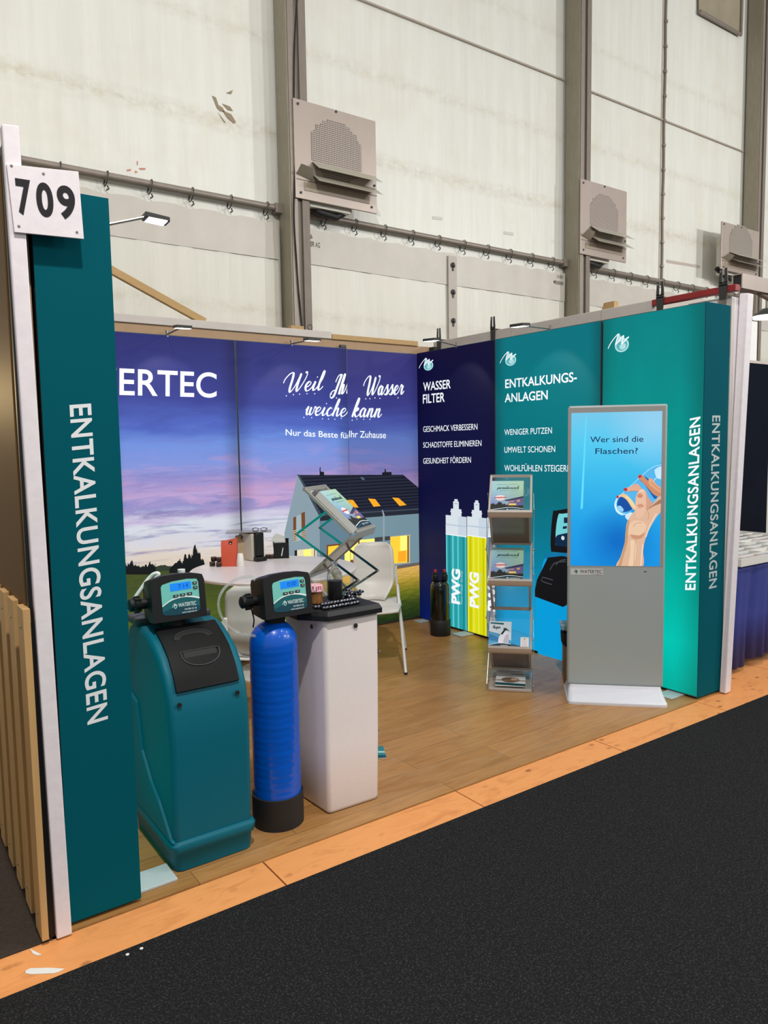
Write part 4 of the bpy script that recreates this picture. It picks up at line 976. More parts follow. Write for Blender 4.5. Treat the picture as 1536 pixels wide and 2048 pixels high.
# white brine tank with black lid
M_brine = pbr('white_polyethylene', (226, 218, 216), .38, var=.02, scale=60)
r = thing('brine_tank', 'tall white square brine tank with thick black lid beside the blue tank', 'tank', (-2.53, .3, 0))
lo = [(-2.668, .143), (-2.396, .136), (-2.392, .44), (-2.684, .44)]; hi = [(-2.662, .15), (-2.372, .15), (-2.372, .45), (-2.70, .45)]
rows = []
for z, k, g in ((0.0, 0, -.016), (.006, 0, -.006), (.02, 0, 0), (.3, .33, .002), (.6, .66, .002), (.9, 1, 0)):
    q = [((a[0]*(1-k)+b_[0]*k), (a[1]*(1-k)+b_[1]*k)) for a, b_ in zip(lo, hi)]
    cx = sum(a[0] for a in q)/4; cy = sum(a[1] for a in q)/4; ring = []
    q = [(a[0]+(g if a[0] > cx else -g), a[1]+(g if a[1] > cy else -g)) for a in q]
    for i in range(4):
        p0, p1, p2 = V3((*q[i-1], 0)), V3((*q[i], 0)), V3((*q[(i+1) % 4], 0)); e0 = (p0-p1).normalized(); e1 = (p2-p1).normalized()
        for t in (0, .3, .7, 1): ring.append(p1+e0*.02*(1-t)**2+e1*.02*t**2)
    rows.append([(a.x, a.y, z) for a in ring])
mb = MB().grid(rows, M_brine, True); mb.add(rows[0], [tuple(range(16))], M_brine); mb.add(rows[-1], [tuple(range(16))], M_brine)
mb.build('body', r, smooth=60)
lidp = [(-2.655, .128), (-2.362, .132), (-2.362, .42), (-2.40, .455), (-2.70, .455), (-2.745, .42), (-2.745, .245)]
mb = MB(); mb.grid([[(a, b_, z) for a, b_ in [((x+2.54)*k-2.54, (y-.29)*k+.29) for x, y in lidp]] for z, k in ((.888, 1.0), (.91, 1.0), (.922, .965), (.930, .94))], M_black, True)
mb.add([((x+2.54)*.94-2.54, (y-.29)*.94+.29, .930) for x, y in lidp], [tuple(range(7))], M_black); mb.add([(x, y, .888) for x, y in lidp], [tuple(range(7))], M_black)
mb.build('lid', r, smooth=25, bevel=.004)
for px, py in ((711, 1251), (624, 1253)):
    if px > 655: p = at_y(px, py, .145); ax = (0, -1, 0)
    else: p = at_x(px, py, -2.695); ax = (-1, 0, 0)
    MB().lathe([(.0105, 0), (.0105, .004), (.005, .005)], M_rubber, 14, p, ax).build('screw_plug', r)

# jar, bottle and wrapped pieces on the lid
LZ = .9305
p = at_z(642, 1205, LZ); p = V3((-2.60, .335, LZ)); JS = 1.2
r = thing('jam_jar', 'small glass jar with pink checked cloth cap on the black tank lid', 'jar', p)
MB().lathe([(.031, 0), (.036, .005), (.036, .06), (.032, .07)], glassy('jar_glass', (240, 238, 230), .03, 1.4, .4), 24, p).build('glass', r)
MB().lathe([(.032, .003), (.033, .054), (.024, .056)], pbr('preserve', (150, 100, 50), .4, var=.35, scale=60), 24, p).build('contents', r)
def m_gingham():
    m, nt, b = new_mat('gingham_cloth'); o = sep(nt, obj_node(nt))
    a = math_n(nt, 'GREATER_THAN', math_n(nt, 'FRACT', math_n(nt, 'MULTIPLY', o[0], 90)), .5); c = math_n(nt, 'GREATER_THAN', math_n(nt, 'FRACT', math_n(nt, 'MULTIPLY', o[1], 90)), .5)
    L(nt, mix(nt, math_n(nt, 'MULTIPLY', math_n(nt, 'ADD', a, c), .5), lin((226, 208, 214)), lin((176, 60, 88))), b.inputs['Base Color']); b.inputs['Roughness'].default_value = .8
    return m
MB().lathe([(.041, .058), (.0415, .063), (.037, .074), (.036, .084), (.026, .089), (0, .09)], m_gingham(), 20, p).build('cloth_cap', r)
p = V3((-2.505, .315, LZ))
r = thing('glass_bottle', 'clear glass bottle half filled with black beads on the tank lid', 'bottle', p)
MB().lathe([(.032, 0), (.0365, .004), (.0375, .02), (.0375, .115), (.034, .135), (.022, .151), (.0145, .16), (.0135, .176), (.017, .179), (.017, .187), (.012, .189)], glassy('bottle_glass', (226, 236, 234), .03, 1.25, .55), 28, p).build('glass', r)
MB().lathe([(.030, .006), (.0325, .014), (.0325, .098), (.012, .10)], pbr('black_beads', (18, 17, 18), .3, var=.3, scale=300, bmp=.6), 28, p).build('beads', r)
M_wrap = pbr('dark_foil', (30, 32, 48), .18, metal=.5, var=.2, scale=120)
M_wraps = pbr('silver_foil', (200, 202, 208), .15, metal=.8, var=0)
def piece_mesh():
    mb = MB(); mb.lathe([(.0, -.0175), (.005, -.0155), (.0070, -.008), (.0076, 0), (.0070, .008), (.005, .0155), (0, .0175)], M_wrap, 10, (0, 0, .0074), (0, 1, 0))
    mb.lathe([(.0058, -.0125), (.0074, -.0075), (.0078, -.0055), (.0070, -.003)], M_wraps, 10, (0, 0, .0076), (0, 1, 0))
    return mb
first = piece_mesh().build('wrapped_piece', smooth=60)
tag(first, 'small dark foil-wrapped piece lying in rows on the black tank lid', 'wrapped piece', 'foil-wrapped pieces on the tank lid')
spots = []
for ya, xa, n, z in ((.185, -2.645, 12, 0), (.227, -2.665, 13, 0), (.206, -2.64, 11, .0125), (.268, -2.60, 5, 0)):
    for k in range(n): spots.append((xa+k*.0168+random.uniform(-.001, .001), ya+k*.001, LZ+z, .2+random.uniform(-.2, .2)))
for k in range(30): spots.append((-2.435+random.uniform(-.03, .03), .29+random.uniform(-.05, .06), LZ+(k//9)*.0125, random.uniform(-.8, .8)))
for i, s in enumerate(spots):
    o = first if i == 0 else first.copy()
    if i: COL.objects.link(o)
    o.location = s[:3]; o.rotation_euler = (0, 0, s[3])

# ------------------------------------------------------------------ kiosk with screen
TH = math.atan2(-.704, .711)
KB = Matrix.Translation((-.4905, .2415, 0)) @ Matrix.Rotation(TH, 4, 'Z')
r = thing('display_kiosk', 'tall grey digital display kiosk with bright blue screen on white base', 'kiosk', (-.4905, .2415, 0))
M_kbody = pbr('silver_lacquer', (154, 163, 163), .4, metal=.0, var=.02, scale=3); M_kbase = pbr('white_lacquer', (206, 208, 216), .3, var=.01)
hw = .306
rows = []
for (z, y0, y1, e) in ((0, 0, .36, 0), (.016, 0, .36, 0), (.024, .006, .354, .006), (.05, .085, .345, .012), (.072, .12, .30, .016), (.088, .128, .29, .017)):
    a = hw-e; c = .03
    rows.append([(-a+c, y0, z), (a-c, y0, z), (a-c*.3, y0+c*.3, z), (a, y0+c, z), (a, y1-c, z), (a-c, y1, z), (-a+c, y1, z), (-a, y1-c, z), (-a, y0+c, z), (-a+c*.3, y0+c*.3, z)])
mb = MB().grid(rows, M_kbase, True); mb.add(rows[0], [tuple(range(10))], M_kbase); mb.add(rows[-1], [tuple(range(10))], M_kbase)
mb.build('base', r, M=KB, smooth=30, bevel=.003)
KY = .135; KZ0, KZ1 = .086, 1.885
MB().box((-.299, KY, KZ0), (.299, KY+.055, KZ1), M_kbody).build('body', r, M=KB, smooth=30, bevel=.014, segs=4)
nK = KB.to_3x3() @ V3((0, -1, 0)); UK = KB.to_3x3() @ V3((1, 0, 0))
OK_ = KB @ V3((0, KY-.0006, 0))
prk = Print(OK_, UK, (0, 0, 1), .0004)
def ZK(x, y): return (1120+x/5.687, 800+y/5.687)
S0 = [prk.p(1144, 824.5), prk.p(1325, 823.5), prk.p(1319, 1133), prk.p(1139.5, 1131)]
sx0 = (S0[0][0]+S0[3][0])/2; sx1 = (S0[1][0]+S0[2][0])/2; sz1 = (S0[0][1]+S0[1][1])/2; sz0 = (S0[2][1]+S0[3][1])/2
def scr(nt):
    P = pos_node(nt); xyz = sep(nt, P)
    c = ramp(nt, remap(nt, xyz[2], sz0, sz1), [(0, lin((22, 150, 232))), (.28, lin((32, 164, 236))), (.55, lin((56, 188, 240))), (.8, lin((84, 206, 246))), (1, lin((120, 204, 240)))])
    d = N(nt, 'ShaderNodeVectorMath', operation='DISTANCE'); L(nt, P, d.inputs[0]); d.inputs[1].default_value = at_plane(1236, 1080, OK_, nK)
    c = mix(nt, math_n(nt, 'MULTIPLY', remap(nt, d.outputs['Value'], .26, .03), .7), c, lin((0, 84, 186)))
    d = N(nt, 'ShaderNodeVectorMath', operation='DISTANCE'); L(nt, P, d.inputs[0]); d.inputs[1].default_value = at_plane(1310, 850, OK_, nK)
    c = mix(nt, math_n(nt, 'MULTIPLY', remap(nt, d.outputs['Value'], .3, .0), .45), c, lin((190, 222, 250)))
    return c
M_scr = backlit_nodes('screen_blue', scr, .03, .95)
prk.uv([(sx0-.02, sz0-.004), (sx1+.02, sz0-.004), (sx1+.02, KZ1-.012), (sx0-.02, KZ1-.012)], pbr('screen_bezel', (150, 149, 146), .22, var=0, spec=.6), .3)
prk.build('bezel', r, smooth=0, recalc=False)
prk = Print(OK_, UK, (0, 0, 1), .0004)
prk.uv([(sx0, sz0), (sx1, sz0), (sx1, sz1), (sx0, sz1)], M_scr, 1)
tx = lit((24, 44, 84), .9)
prk.text('Wer sind die', ZK(343, 482), ZK(948, 474), ZK(343, 418), tx, 2, .004); prk.text('Flaschen?', ZK(402, 614), ZK(884, 609), ZK(402, 550), tx, 2, .004)
prk.px([ZK(292, 195), ZK(304, 195), ZK(260, 1230), ZK(232, 1245)], lit((96, 214, 246), .95), 1.3)
cl = [('u', sx1, '<'), ('v', sz0, '>')]
def kb(pts, col, lay, k=5, e=.95):
    q = [(a.x, a.y) for a in catmull(prk.pxs([ZK(*p) for p in pts]), k, True)]
    prk.raw(q, [tuple(range(len(q)))], lit(col, e), lay, cl)
# bottle
kb([(640, 1130), (625, 1190), (650, 1260), (720, 1310), (790, 1290), (860, 1220), (1060, 1150), (1170, 1060), (1180, 720), (1100, 740), (1010, 780), (930, 850), (860, 940), (740, 1060)], (84, 178, 232), 2)
kb([(900, 900), (960, 960), (1080, 1130), (1120, 1090), (1160, 1050), (1150, 1000), (1010, 900), (960, 870)], (24, 92, 178), 2.3)
kb([(690, 1090), (650, 1180), (680, 1260), (760, 1270), (830, 1230), (800, 1150), (740, 1090)], (20, 78, 160), 2.4)
kb([(1080, 790), (1160, 760), (1165, 890), (1110, 890), (1085, 850)], (190, 226, 246), 2.5)
kb([(655, 1210), (690, 1205), (725, 1250), (700, 1270), (660, 1250)], (150, 206, 240), 2.6)
kb([(640, 1120), (660, 1110), (640, 1180), (660, 1260), (720, 1300), (700, 1310), (640, 1270), (618, 1190)], (196, 234, 250), 2.6)
kb([(740, 1320), (800, 1280), (840, 1300), (800, 1360), (770, 1365)], (206, 224, 238), 2.6)
def kst(pts, wd, col, lay): prk.stroke([(a.x, a.y) for a in catmull(prk.pxs([ZK(*p) for p in pts]), 5)], wd, lit(col, .95), lay, clip=cl)
kst([(640, 1125), (740, 1035), (860, 925), (1000, 800), (1090, 750), (1170, 735)], .0035, (176, 226, 248), 2.8)
kst([(800, 1365), (860, 1290), (960, 1220), (1060, 1150), (1170, 1060)], .003, (150, 206, 240), 2.8)
kst([(625, 1190), (650, 1250), (700, 1290), (760, 1300), (800, 1280)], .004, (226, 244, 252), 2.9)
kst([(1040, 960), (1080, 900), (1140, 860)], .004, (210, 236, 250), 2.9); kst([(930, 905), (1000, 960), (1060, 1040)], .003, (120, 180, 226), 2.9)
# fingers around the bottle
kb([(885, 870), (905, 848), (945, 862), (1010, 930), (1080, 1010), (1150, 1060), (1150, 1110), (1060, 1070), (960, 960), (900, 900)], (202, 138, 104), 3)
kb([(1010, 900), (1040, 890), (1100, 960), (1160, 1010), (1160, 1060), (1060, 1000), (1010, 950)], (222, 162, 126), 3.1)
kb([(725, 1010), (750, 1000), (800, 985), (870, 950), (920, 1000), (900, 1040), (840, 1030), (770, 1040), (735, 1036)], (222, 168, 140), 3.2)
kb([(640, 1100), (665, 1086), (730, 1064), (800, 1120), (850, 1190), (860, 1250), (820, 1230), (760, 1140), (700, 1100), (655, 1118)], (228, 192, 150), 3.3)
kb([(740, 1090), (790, 1110), (850, 1190), (855, 1230), (800, 1180)], (236, 210, 150), 3.4)
for q in ([(888, 872), (905, 852), (928, 858), (925, 874), (900, 888)], [(722, 1012), (738, 1000), (762, 1006), (764, 1028), (738, 1038)], [(640, 1096), (655, 1086), (668, 1096), (662, 1114), (646, 1116)]): kb(q, (176, 52, 66), 3.6)
# palm, thumb and forearm
kb([(1150, 1090), (1060, 1170), (980, 1240), (900, 1200), (850, 1260), (770, 1370), (745, 1500), (735, 1620), (690, 1780), (650, 1900), (930, 1900), (945, 1720), (965, 1600), (1010, 1480), (1090, 1340), (1160, 1240)], (218, 178, 150), 4, 6)
kb([(860, 1270), (860, 1120), (880, 1060), (930, 1010), (970, 1040), (980, 1150), (970, 1260), (930, 1330), (870, 1340)], (226, 184, 158), 4.3)
kb([(880, 1080), (905, 1060), (940, 1080), (930, 1110), (890, 1110)], (206, 140, 112), 4.6); kb([(880, 1190), (930, 1180), (950, 1210), (900, 1230)], (214, 154, 126), 4.6)
kb([(975, 1040), (1000, 1100), (1050, 1180), (990, 1245), (970, 1180)], (206, 156, 132), 4.1); kb([(1140, 1130), (1060, 1190), (985, 1250), (1060, 1210), (1150, 1170)], (164, 116, 92), 4.5)
kb([(770, 1480), (800, 1400), (860, 1370), (950, 1390), (980, 1450), (920, 1530), (830, 1550), (780, 1530)], (228, 194, 164), 4.4)
kb([(800, 1530), (900, 1540), (960, 1510), (930, 1570), (840, 1580)], (200, 146, 116), 4.5)
kb([(745, 1500), (770, 1380), (790, 1370), (775, 1480), (765, 1620), (720, 1790), (690, 1900), (655, 1900), (700, 1770), (735, 1620)], (196, 152, 112), 4.6)
kb([(800, 1600), (860, 1620), (860, 1760), (830, 1890), (780, 1890), (800, 1720)], (232, 200, 168), 4.4)
for q, col in (([(905, 905), (960, 950), (1040, 1045)], (176, 108, 80)), ([(1035, 935), (1090, 985), (1150, 1030)], (186, 118, 88)), ([(770, 1040), (840, 1034), (900, 1042)], (180, 120, 94)), ([(870, 1090), (905, 1100), (945, 1088)], (190, 122, 96)), ([(875, 1205), (915, 1198), (955, 1212)], (186, 122, 96)), ([(830, 1440), (870, 1400), (930, 1400)], (196, 140, 112)), ([(865, 1560), (850, 1680), (838, 1880)], (196, 150, 116)), ([(985, 1250), (1010, 1300), (1000, 1360)], (190, 138, 112))): kst(q, .0028, col, 4.9)
for q in ([(890, 1055), (915, 1030), (950, 1040)], [(940, 1640), (930, 1760), (918, 1880)], [(1100, 1290), (1030, 1410), (975, 1560)]): kst(q, .006, (240, 212, 188), 4.8)
prk.build('screen', r, smooth=0, recalc=False)
pr = Print(OK_, UK, (0, 0, 1), .0005)
pr.px([(1141.5, 1137), (1206, 1137), (1206, 1150), (1141, 1149.5)], pbr('label_plate', (196, 196, 196), .4, var=0), 1)
emblem_uv(pr, pr.p(1152, 1143.3), .015, ink((60, 110, 110)), ink((120, 170, 166)), ink((40, 70, 76)), 2)
pr.text('WATERTEC', (1160, 1146), (1204, 1146.5), (1160, 1139.5), ink((40, 46, 50)), 2, .004); pr.text('Für Hygiene', (1184, 1149), (1203, 1149.3), (1184, 1147.3), ink((90, 96, 100)), 2, 0)
pr.build('label_plate', r, smooth=0, recalc=False)
pr = Print(OK_, UK, (0, 0, 1), .0005); pr.px([(1288, 1142.5), (1293, 1142.5), (1293, 1144), (1288, 1144)], M_rubber, 1); pr.build('sensor', r, smooth=0, recalc=False)

# ------------------------------------------------------------------ zigzag brochure stands
M_acr = glassy('clear_acrylic', (232, 238, 238), .06, 1.2, .22, .9); M_smoke = pbr('smoky_acrylic', (136, 124, 118), .18, metal=.3, var=.02)
M_rail = pbr('satin_aluminium', (184, 176, 168), .38, metal=.45, var=.03)
LIPS = [1.20, .745, .29]; TOPS = [1.432, .965, .505]; REAR = [.955, .495, .07]; BW = .136; FY, RY = -.125, .13
def brochure_stand(lb):
    r = thing('brochure_stand', lb, 'brochure stand', world=False)
    for i in range(3):
        lip, top, rear = LIPS[i], TOPS[i], REAR[i]
        p0, p1 = V3((0, FY, lip)), V3((0, RY, top))
        X = V3((BW, 0, 0)); d = (p1-p0).normalized(); nn = V3((0, -d.z, d.y))
        mb = MB().hexa([p0-X, p0+X, p0+X-nn*.003, p0-X-nn*.003], [p1-X, p1+X, p1+X-nn*.003, p1-X-nn*.003], M_acr)
        mb.build('tray_pane', r, smooth=0)
        mb = MB()
        for s in (-1, 1): mb.bar(p0+X*s, p1+X*s, .014, .014, M_rail, (1, 0, 0))
        mb.bar(p1-X*1.05, p1+X*1.05, .014, .02, M_rail)
        mb.build('tray_frame', r, smooth=0)
        q = [(FY+.012, lip-.030), (FY-.024, lip-.030), (FY-.030, lip-.022), (FY-.034, lip-.012), (FY-.040, lip+.008), (FY-.036, lip+.022), (FY-.031, lip+.022), (FY-.034, lip+.008), (FY-.027, lip-.012), (FY+.010, lip-.016)]
        MB().prism([(-BW*1.06, a, b_) for a, b_ in q], (BW*2.12, 0, 0), M_rail).build('lip', r, smooth=25)
        f0, f1 = V3((0, FY+.01, lip-.024)), V3((0, RY, rear+.01))
        d = (f1-f0).normalized(); nn = V3((0, -d.z, d.y))
        MB().hexa([f0-X*.93, f0+X*.93, f0+X*.93-nn*.003, f0-X*.93-nn*.003], [f1-X*.93, f1+X*.93, f1+X*.93-nn*.003, f1-X*.93-nn*.003], M_smoke if i != 1 else M_acr).build('link_pane', r, smooth=0)
        mb = MB()
        for s in (-1, 1): mb.bar(f0+X*s*.95, f1+X*s*.95, .012, .016, M_rail, (1, 0, 0))
        mb.bar(f1-X, f1+X, .016, .022, M_rail); mb.build('link_frame', r, smooth=0)
    MB().hexa([(-BW*1.05, FY-.03, 0), (BW*1.05, FY-.03, 0), (BW*1.05, RY+.02, 0), (-BW*1.05, RY+.02, 0)], [(-BW*1.05, FY-.03, .02), (BW*1.05, FY-.03, .02), (BW*1.05, RY+.02, .05), (-BW*1.05, RY+.02, .05)], M_rail).build('base_tray', r, smooth=0, bevel=.004)
    MB().tube([(-BW*1.1, FY-.02, .015), (-BW*1.1, FY-.02, .075), (BW*1.1, FY-.02, .075), (BW*1.1, FY-.02, .015)], .003, M_chrome, 6).build('wire_guard', r)
    for s in (-1, 1):
        mb = MB(); x = s*(BW+.016)
        zs = [(0.0, 1.318), (RY+.045, 1.195), (FY-.045, .963), (RY+.045, .735), (FY-.045, .505), (RY+.045, .275), (FY-.03, .045)]
        for k, (a, b_) in enumerate(zip(zs, zs[1:])): mb.bar((x+s*.002*(k % 2), a[0], a[1]), (x+s*.002*(k % 2), b_[0], b_[1]), .003, .013, M_chrome, (0, 0, 1))
        for a in zs[1:]: mb.lathe([(.007, -.004), (.007, .006), (0, .008)], M_steel, 8, (x, a[0], a[1]), (s, 0, 0))
        mb.build('scissor_bar', r, smooth=0)
    return r
RS = (-.712, .955, 0); RTH = math.atan2(-.73, .68)
LS = (-2.195, .775, 0); LTH = math.radians(35.7)
rackR = brochure_stand('zigzag brochure stand with filled trays standing left of the display kiosk')
rackL = dup(rackR, LS, LTH, 'zigzag brochure stand seen from its side behind the white tank')
rackR.location = RS; rackR.rotation_euler = (0, 0, RTH)
def stand_m(loc, th): return Matrix.Translation(loc) @ Matrix.Rotation(th, 4, 'Z')
MR, ML = stand_m(RS, RTH), stand_m(LS, LTH)
def in_tray(M, i, dx=0, lift=.012):
    d = V3((0, RY-FY, TOPS[i]-LIPS[i])); an = math.atan2(d.y, d.z)
    return M @ Matrix.Translation((dx, FY-.004, LIPS[i])) @ Matrix.Rotation(-an, 4, 'X') @ Matrix.Translation((0, -lift, 0))
M_page = pbr('paper_edges', (214, 214, 210), .7, var=.05, scale=300, stretch=(1, 40, 1))
def m_cover_sky():
    m, nt, b = new_mat('cover_sky'); o = sep(nt, obj_node(nt))
    a = ramp(nt, remap(nt, o[2], .05, .29), [(0, lin((110, 110, 176))), (.3, lin((122, 160, 206))), (.65, lin((146, 194, 208))), (1, lin((160, 200, 206)))])
    L(nt, mix(nt, math_n(nt, 'MULTIPLY', remap(nt, o[0], -.1, .11), .7), a, lin((170, 202, 150))), b.inputs['Base Color']); b.inputs['Roughness'].default_value = .3
    return m
M_csky = m_cover_sky()
def magazine(lb, M, t=.012, w_=.215, h=.285):
    r = thing('magazine', lb, 'magazine', world=False)
    MB().box((-w_/2, 0, 0), (w_/2, t, h), M_page).build('pages', r, smooth=0)
    pr = Print((0, -.0004, 0), (1, 0, 0), (0, 0, 1), .0003); a = w_/2
    pr.uv([(-a, 0), (a, 0), (a, h), (-a, h)], M_csky, .3)
    rnd = random.Random(4); top = [(-a+k*w_/24, h*(.23+.12*rnd.random()-.0035*k)) for k in range(25)]
    pr.uv([(-a, .0), (a, 0)]+top[::-1], ink((34, 38, 36)), 1)
    pr.uv([(-.02, h*.36), (a, h*.5), (a, h*.44), (.0, h*.33)], ink((52, 50, 84)), 1.5); pr.uv([(.0, h*.2), (a, h*.2), (a, h*.45), (.02, h*.35)], ink((96, 92, 140)), 1.3)
    pr.uv([(.012, h*.2), (.06, h*.2), (.06, h*.26), (.012, h*.26)], ink((236, 196, 110)), 2); pr.uv([(.02, h*.3), (.045, h*.31), (.045, h*.35), (.02, h*.34)], ink((190, 130, 120)), 2); pr.uv([(.065, h*.31), (.085, h*.32), (.085, h*.38), (.065, h*.37)], ink((220, 150, 110)), 2)
    wv = catmull([(-a, h*.05), (-.04, h*.1), (.01, h*.13), (.06, h*.12), (a, h*.09)], 5)
    pr.uv([(-a, 0), (a, 0)]+[(p.x, p.y) for p in wv][::-1], ink((14, 42, 66)), 3); pr.stroke([(p.x, p.y) for p in wv], .004, M_prw, 4); pr.stroke([(p.x, p.y-.014) for p in wv], .003, ink((40, 110, 120)), 4)
    emblem_uv(pr, (.005, h*.055), .009, ink((60, 130, 130)), M_prw, M_prw, 4); pr.text('WATERTEC', (.018, h*.04), (.085, h*.04), (.018, h*.07), M_prw, 4, .004, px=False)
    pr.disc((-.045, h*.44), .034, ink((232, 212, 214)), 3, 24, .026); pr.uv([(-.084, h*.425), (-.006, h*.44), (-.006, h*.47), (-.084, h*.455)], ink((196, 60, 66)), 4)
    pr.script('paradiesisch', (-.068, h*.73), (.075, h*.73), (-.068, h*.83), ink((26, 58, 70)), 4, .22, px=False)
    pr.text('Wie Sie Wasser in Ihr Zuhause', (-.075, h*.87), (.065, h*.88), (-.075, h*.885), ink((50, 84, 96)), 4, 0, px=False); pr.text('geniessen und erleben', (-.05, h*.665), (.07, h*.675), (-.05, h*.68), ink((50, 84, 96)), 4, 0, px=False)
    pr.build('cover', r, smooth=0, recalc=False)
    r.matrix_world = M
    return r
def dupm(root, M, lb, group=None):
    r = dup(root, (0, 0, 0), 0, lb, group); r.matrix_world = M; return r
mg = magazine('magazine with dusk house cover in the top tray of the stand by the kiosk', in_tray(MR, 0, -.022))
dupm(mg, in_tray(MR, 1, -.022), 'magazine with dusk house cover in the middle tray of the stand by the kiosk')
for k in range(3): dupm(mg, in_tray(ML, 0, 0, .012+.0125*k), ['bottom magazine of the stack in the top tray of the side-on stand', 'middle magazine of the stack in the top tray of the side-on stand', 'topmost magazine of the stack in the side-on stand, house cover showing'][k])
def leaflet(lb, M, draw, w_, h, cat='brochure', name='brochure', t=.004):
    r = thing(name, lb, cat, world=False)
    MB().box((-w_/2, 0, 0), (w_/2, t, h), M_page).build('pages', r, smooth=0)
    pr = Print((0, -.0004, 0), (1, 0, 0), (0, 0, 1), .0003); draw(pr, w_, h); pr.build('cover', r, smooth=0, recalc=False); r.matrix_world = M; return r
def dr_soft(pr, w_, h):
    a = w_/2
    pr.uv([(-a, 0), (a, 0), (a, h), (-a, h)], ink((206, 216, 224)), .3)
    pr.uv([(-a, 0), (a, 0), (a, h*.25), (0, h*.5), (-a, h*.6)], ink((84, 156, 196)), .6); pr.uv([(-a, h*.25), (-.01, h*.2), (-.01, h*.36), (-a, h*.5)], ink((46, 120, 176)), .8)
    pr.uv([(-a*.9, h*.9), (a*.3, h*.87), (a*.3, h*.94), (-a*.9, h*.96)], ink((16, 92, 100)), 1)
    pr.script('Maqua', (-a*.75, h*.7), (0, h*.72), (-a*.75, h*.84), ink((40, 48, 52)), 2, .2, px=False)
    pr.blob([(-.005, .03), (.05, .02), (.06, .09), (.035, .13), (.01, .11), (-.008, .07)], ink((226, 222, 232)), 1.2, 4, False); pr.blob([(.02, .025), (.05, .02), (.06, .09), (.04, .1)], ink((186, 184, 198)), 1.5, 4, False)
    pr.uv([(.004, .105), (.016, .1), (.036, .135), (.024, .14)], ink((20, 22, 26)), 2); pr.uv([(.022, .137), (.044, .134), (.044, .155), (.022, .156)], ink((20, 66, 66)), 2); pr.uv([(.044, .14), (.062, .128), (.062, .132), (.046, .15)], ink((16, 16, 18)), 2)
    wv = catmull([(-a, .012), (0, .03), (a, .024)], 5); pr.uv([(-a, 0), (a, 0)]+[(p.x, p.y) for p in wv][::-1], ink((14, 42, 66)), 3); pr.stroke([(p.x, p.y) for p in wv], .003, M_prw, 4)
    pr.text('WATERTEC', (.005, .008), (.055, .008), (.005, .016), M_prw, 4, .004, px=False)
leaflet('small brochure picturing a white softener in the lowest tilted tray by the kiosk', in_tray(MR, 2, -.07), dr_soft, .15, .21)
def dr_card(pr, w_, h):
    pr.uv([(-w_/2, 0), (w_/2, 0), (w_/2, h), (-w_/2, h)], ink((226, 222, 222)), .3); emblem_uv(pr, (0, h*.82), .006, ink((60, 110, 120)), ink((60, 110, 120)), ink((40, 70, 76)), 1)
    for k, t in enumerate((.62, .45, .3, .15)): pr.uv([(-w_*.3, h*t), (w_*.3, h*t), (w_*.3, h*t+.004), (-w_*.3, h*t+.004)], ink((200, 170, 172)), 1)
leaflet('narrow white card standing right in the lowest tilted tray by the kiosk', in_tray(MR, 2, .095), dr_card, .055, .085, 'card', 'card', .002)
def dr_flat(pr, w_, h):
    a = w_/2; pr.uv([(-a, 0), (a, 0), (a, h), (-a, h)], ink((208, 210, 212)), .3); pr.uv([(-a, .01), (a, .0), (a, .04), (-a, .05)], ink((30, 74, 78)), 1)
    pr.blob([(-.05, .07), (0, .05), (.06, .08), (.04, .13), (-.02, .14), (-.06, .11)], ink((110, 92, 78)), 1, 4, False); pr.blob([(0, .08), (.05, .09), (.04, .12), (.01, .12)], ink((196, 166, 146)), 2, 4, False)
    pr.text('Wassertests für Ihr Zuhause', (-.08, .22), (.08, .225), (-.08, .232), ink((70, 80, 84)), 1, 0, px=False); pr.uv([(0, .19), (.09, .19), (.09, .2), (0, .2)], ink((40, 60, 66)), 1)
Mb = Matrix.Translation((0, FY-.02, .034)) @ Matrix.Rotation(-math.radians(84), 4, 'X') @ Matrix.Translation((0, -.004, 0))
leaflet('pale brochure with brown picture lying on the floor tray of the stand by the kiosk', MR @ Mb, dr_flat, .2, .26)
def dr_sheet(pr, w_, h):
    a = w_/2; pr.uv([(-a, 0), (a, 0), (a, h), (-a, h)], ink((168, 164, 160)), .3)
    wv = catmull([(-a, .09), (-.03, .12), (.03, .09), (a, .1)], 5); pr.uv([(-a, 0), (a, 0)]+[(p.x, p.y) for p in wv][::-1], ink((96, 128, 124)), 1)
    wv = catmull([(-a, .03), (0, .02), (a, .045)], 5); pr.uv([(-a, 0), (a, 0)]+[(p.x, p.y) for p in wv][::-1], ink((20, 70, 72)), 2)
    pr.uv([(-a*.8, h*.85), (-a*.35, h*.85), (-a*.35, h*.95), (-a*.8, h*.95)], ink((90, 90, 92)), 1)
    for t in (.9, .84, .78, .72): pr.uv([(-a*.1, h*t), (a*.8, h*t), (a*.8, h*t+.004), (-a*.1, h*t+.004)], ink((140, 138, 136)), 1)
d = V3((0, RY-FY-.01, REAR[2]-LIPS[2])); an = math.atan2(-(RY-FY-.01), LIPS[2]-REAR[2]-.03)
leaflet('grey green sheet leaning on the lowest link pane of the stand by the kiosk', MR @ Matrix.Translation((0, RY-.012, REAR[2]+.028)) @ Matrix.Rotation(-an, 4, 'X') @ Matrix.Translation((0, -.008, 0)), dr_sheet, .2, .225)
def dr_teal(pr, w_, h):
    a = w_/2; pr.uv([(-a, 0), (a, 0), (a, h), (-a, h)], ink((44, 120, 128)), .3); pr.uv([(-a, h*.5), (a, h*.4), (a, h*.55), (-a, h*.65)], ink((150, 190, 190)), 1); pr.uv([(-a, 0), (a, 0), (a, h*.2), (-a, h*.3)], ink((16, 70, 84)), 1)
p = at_z(753, 1508, .0)
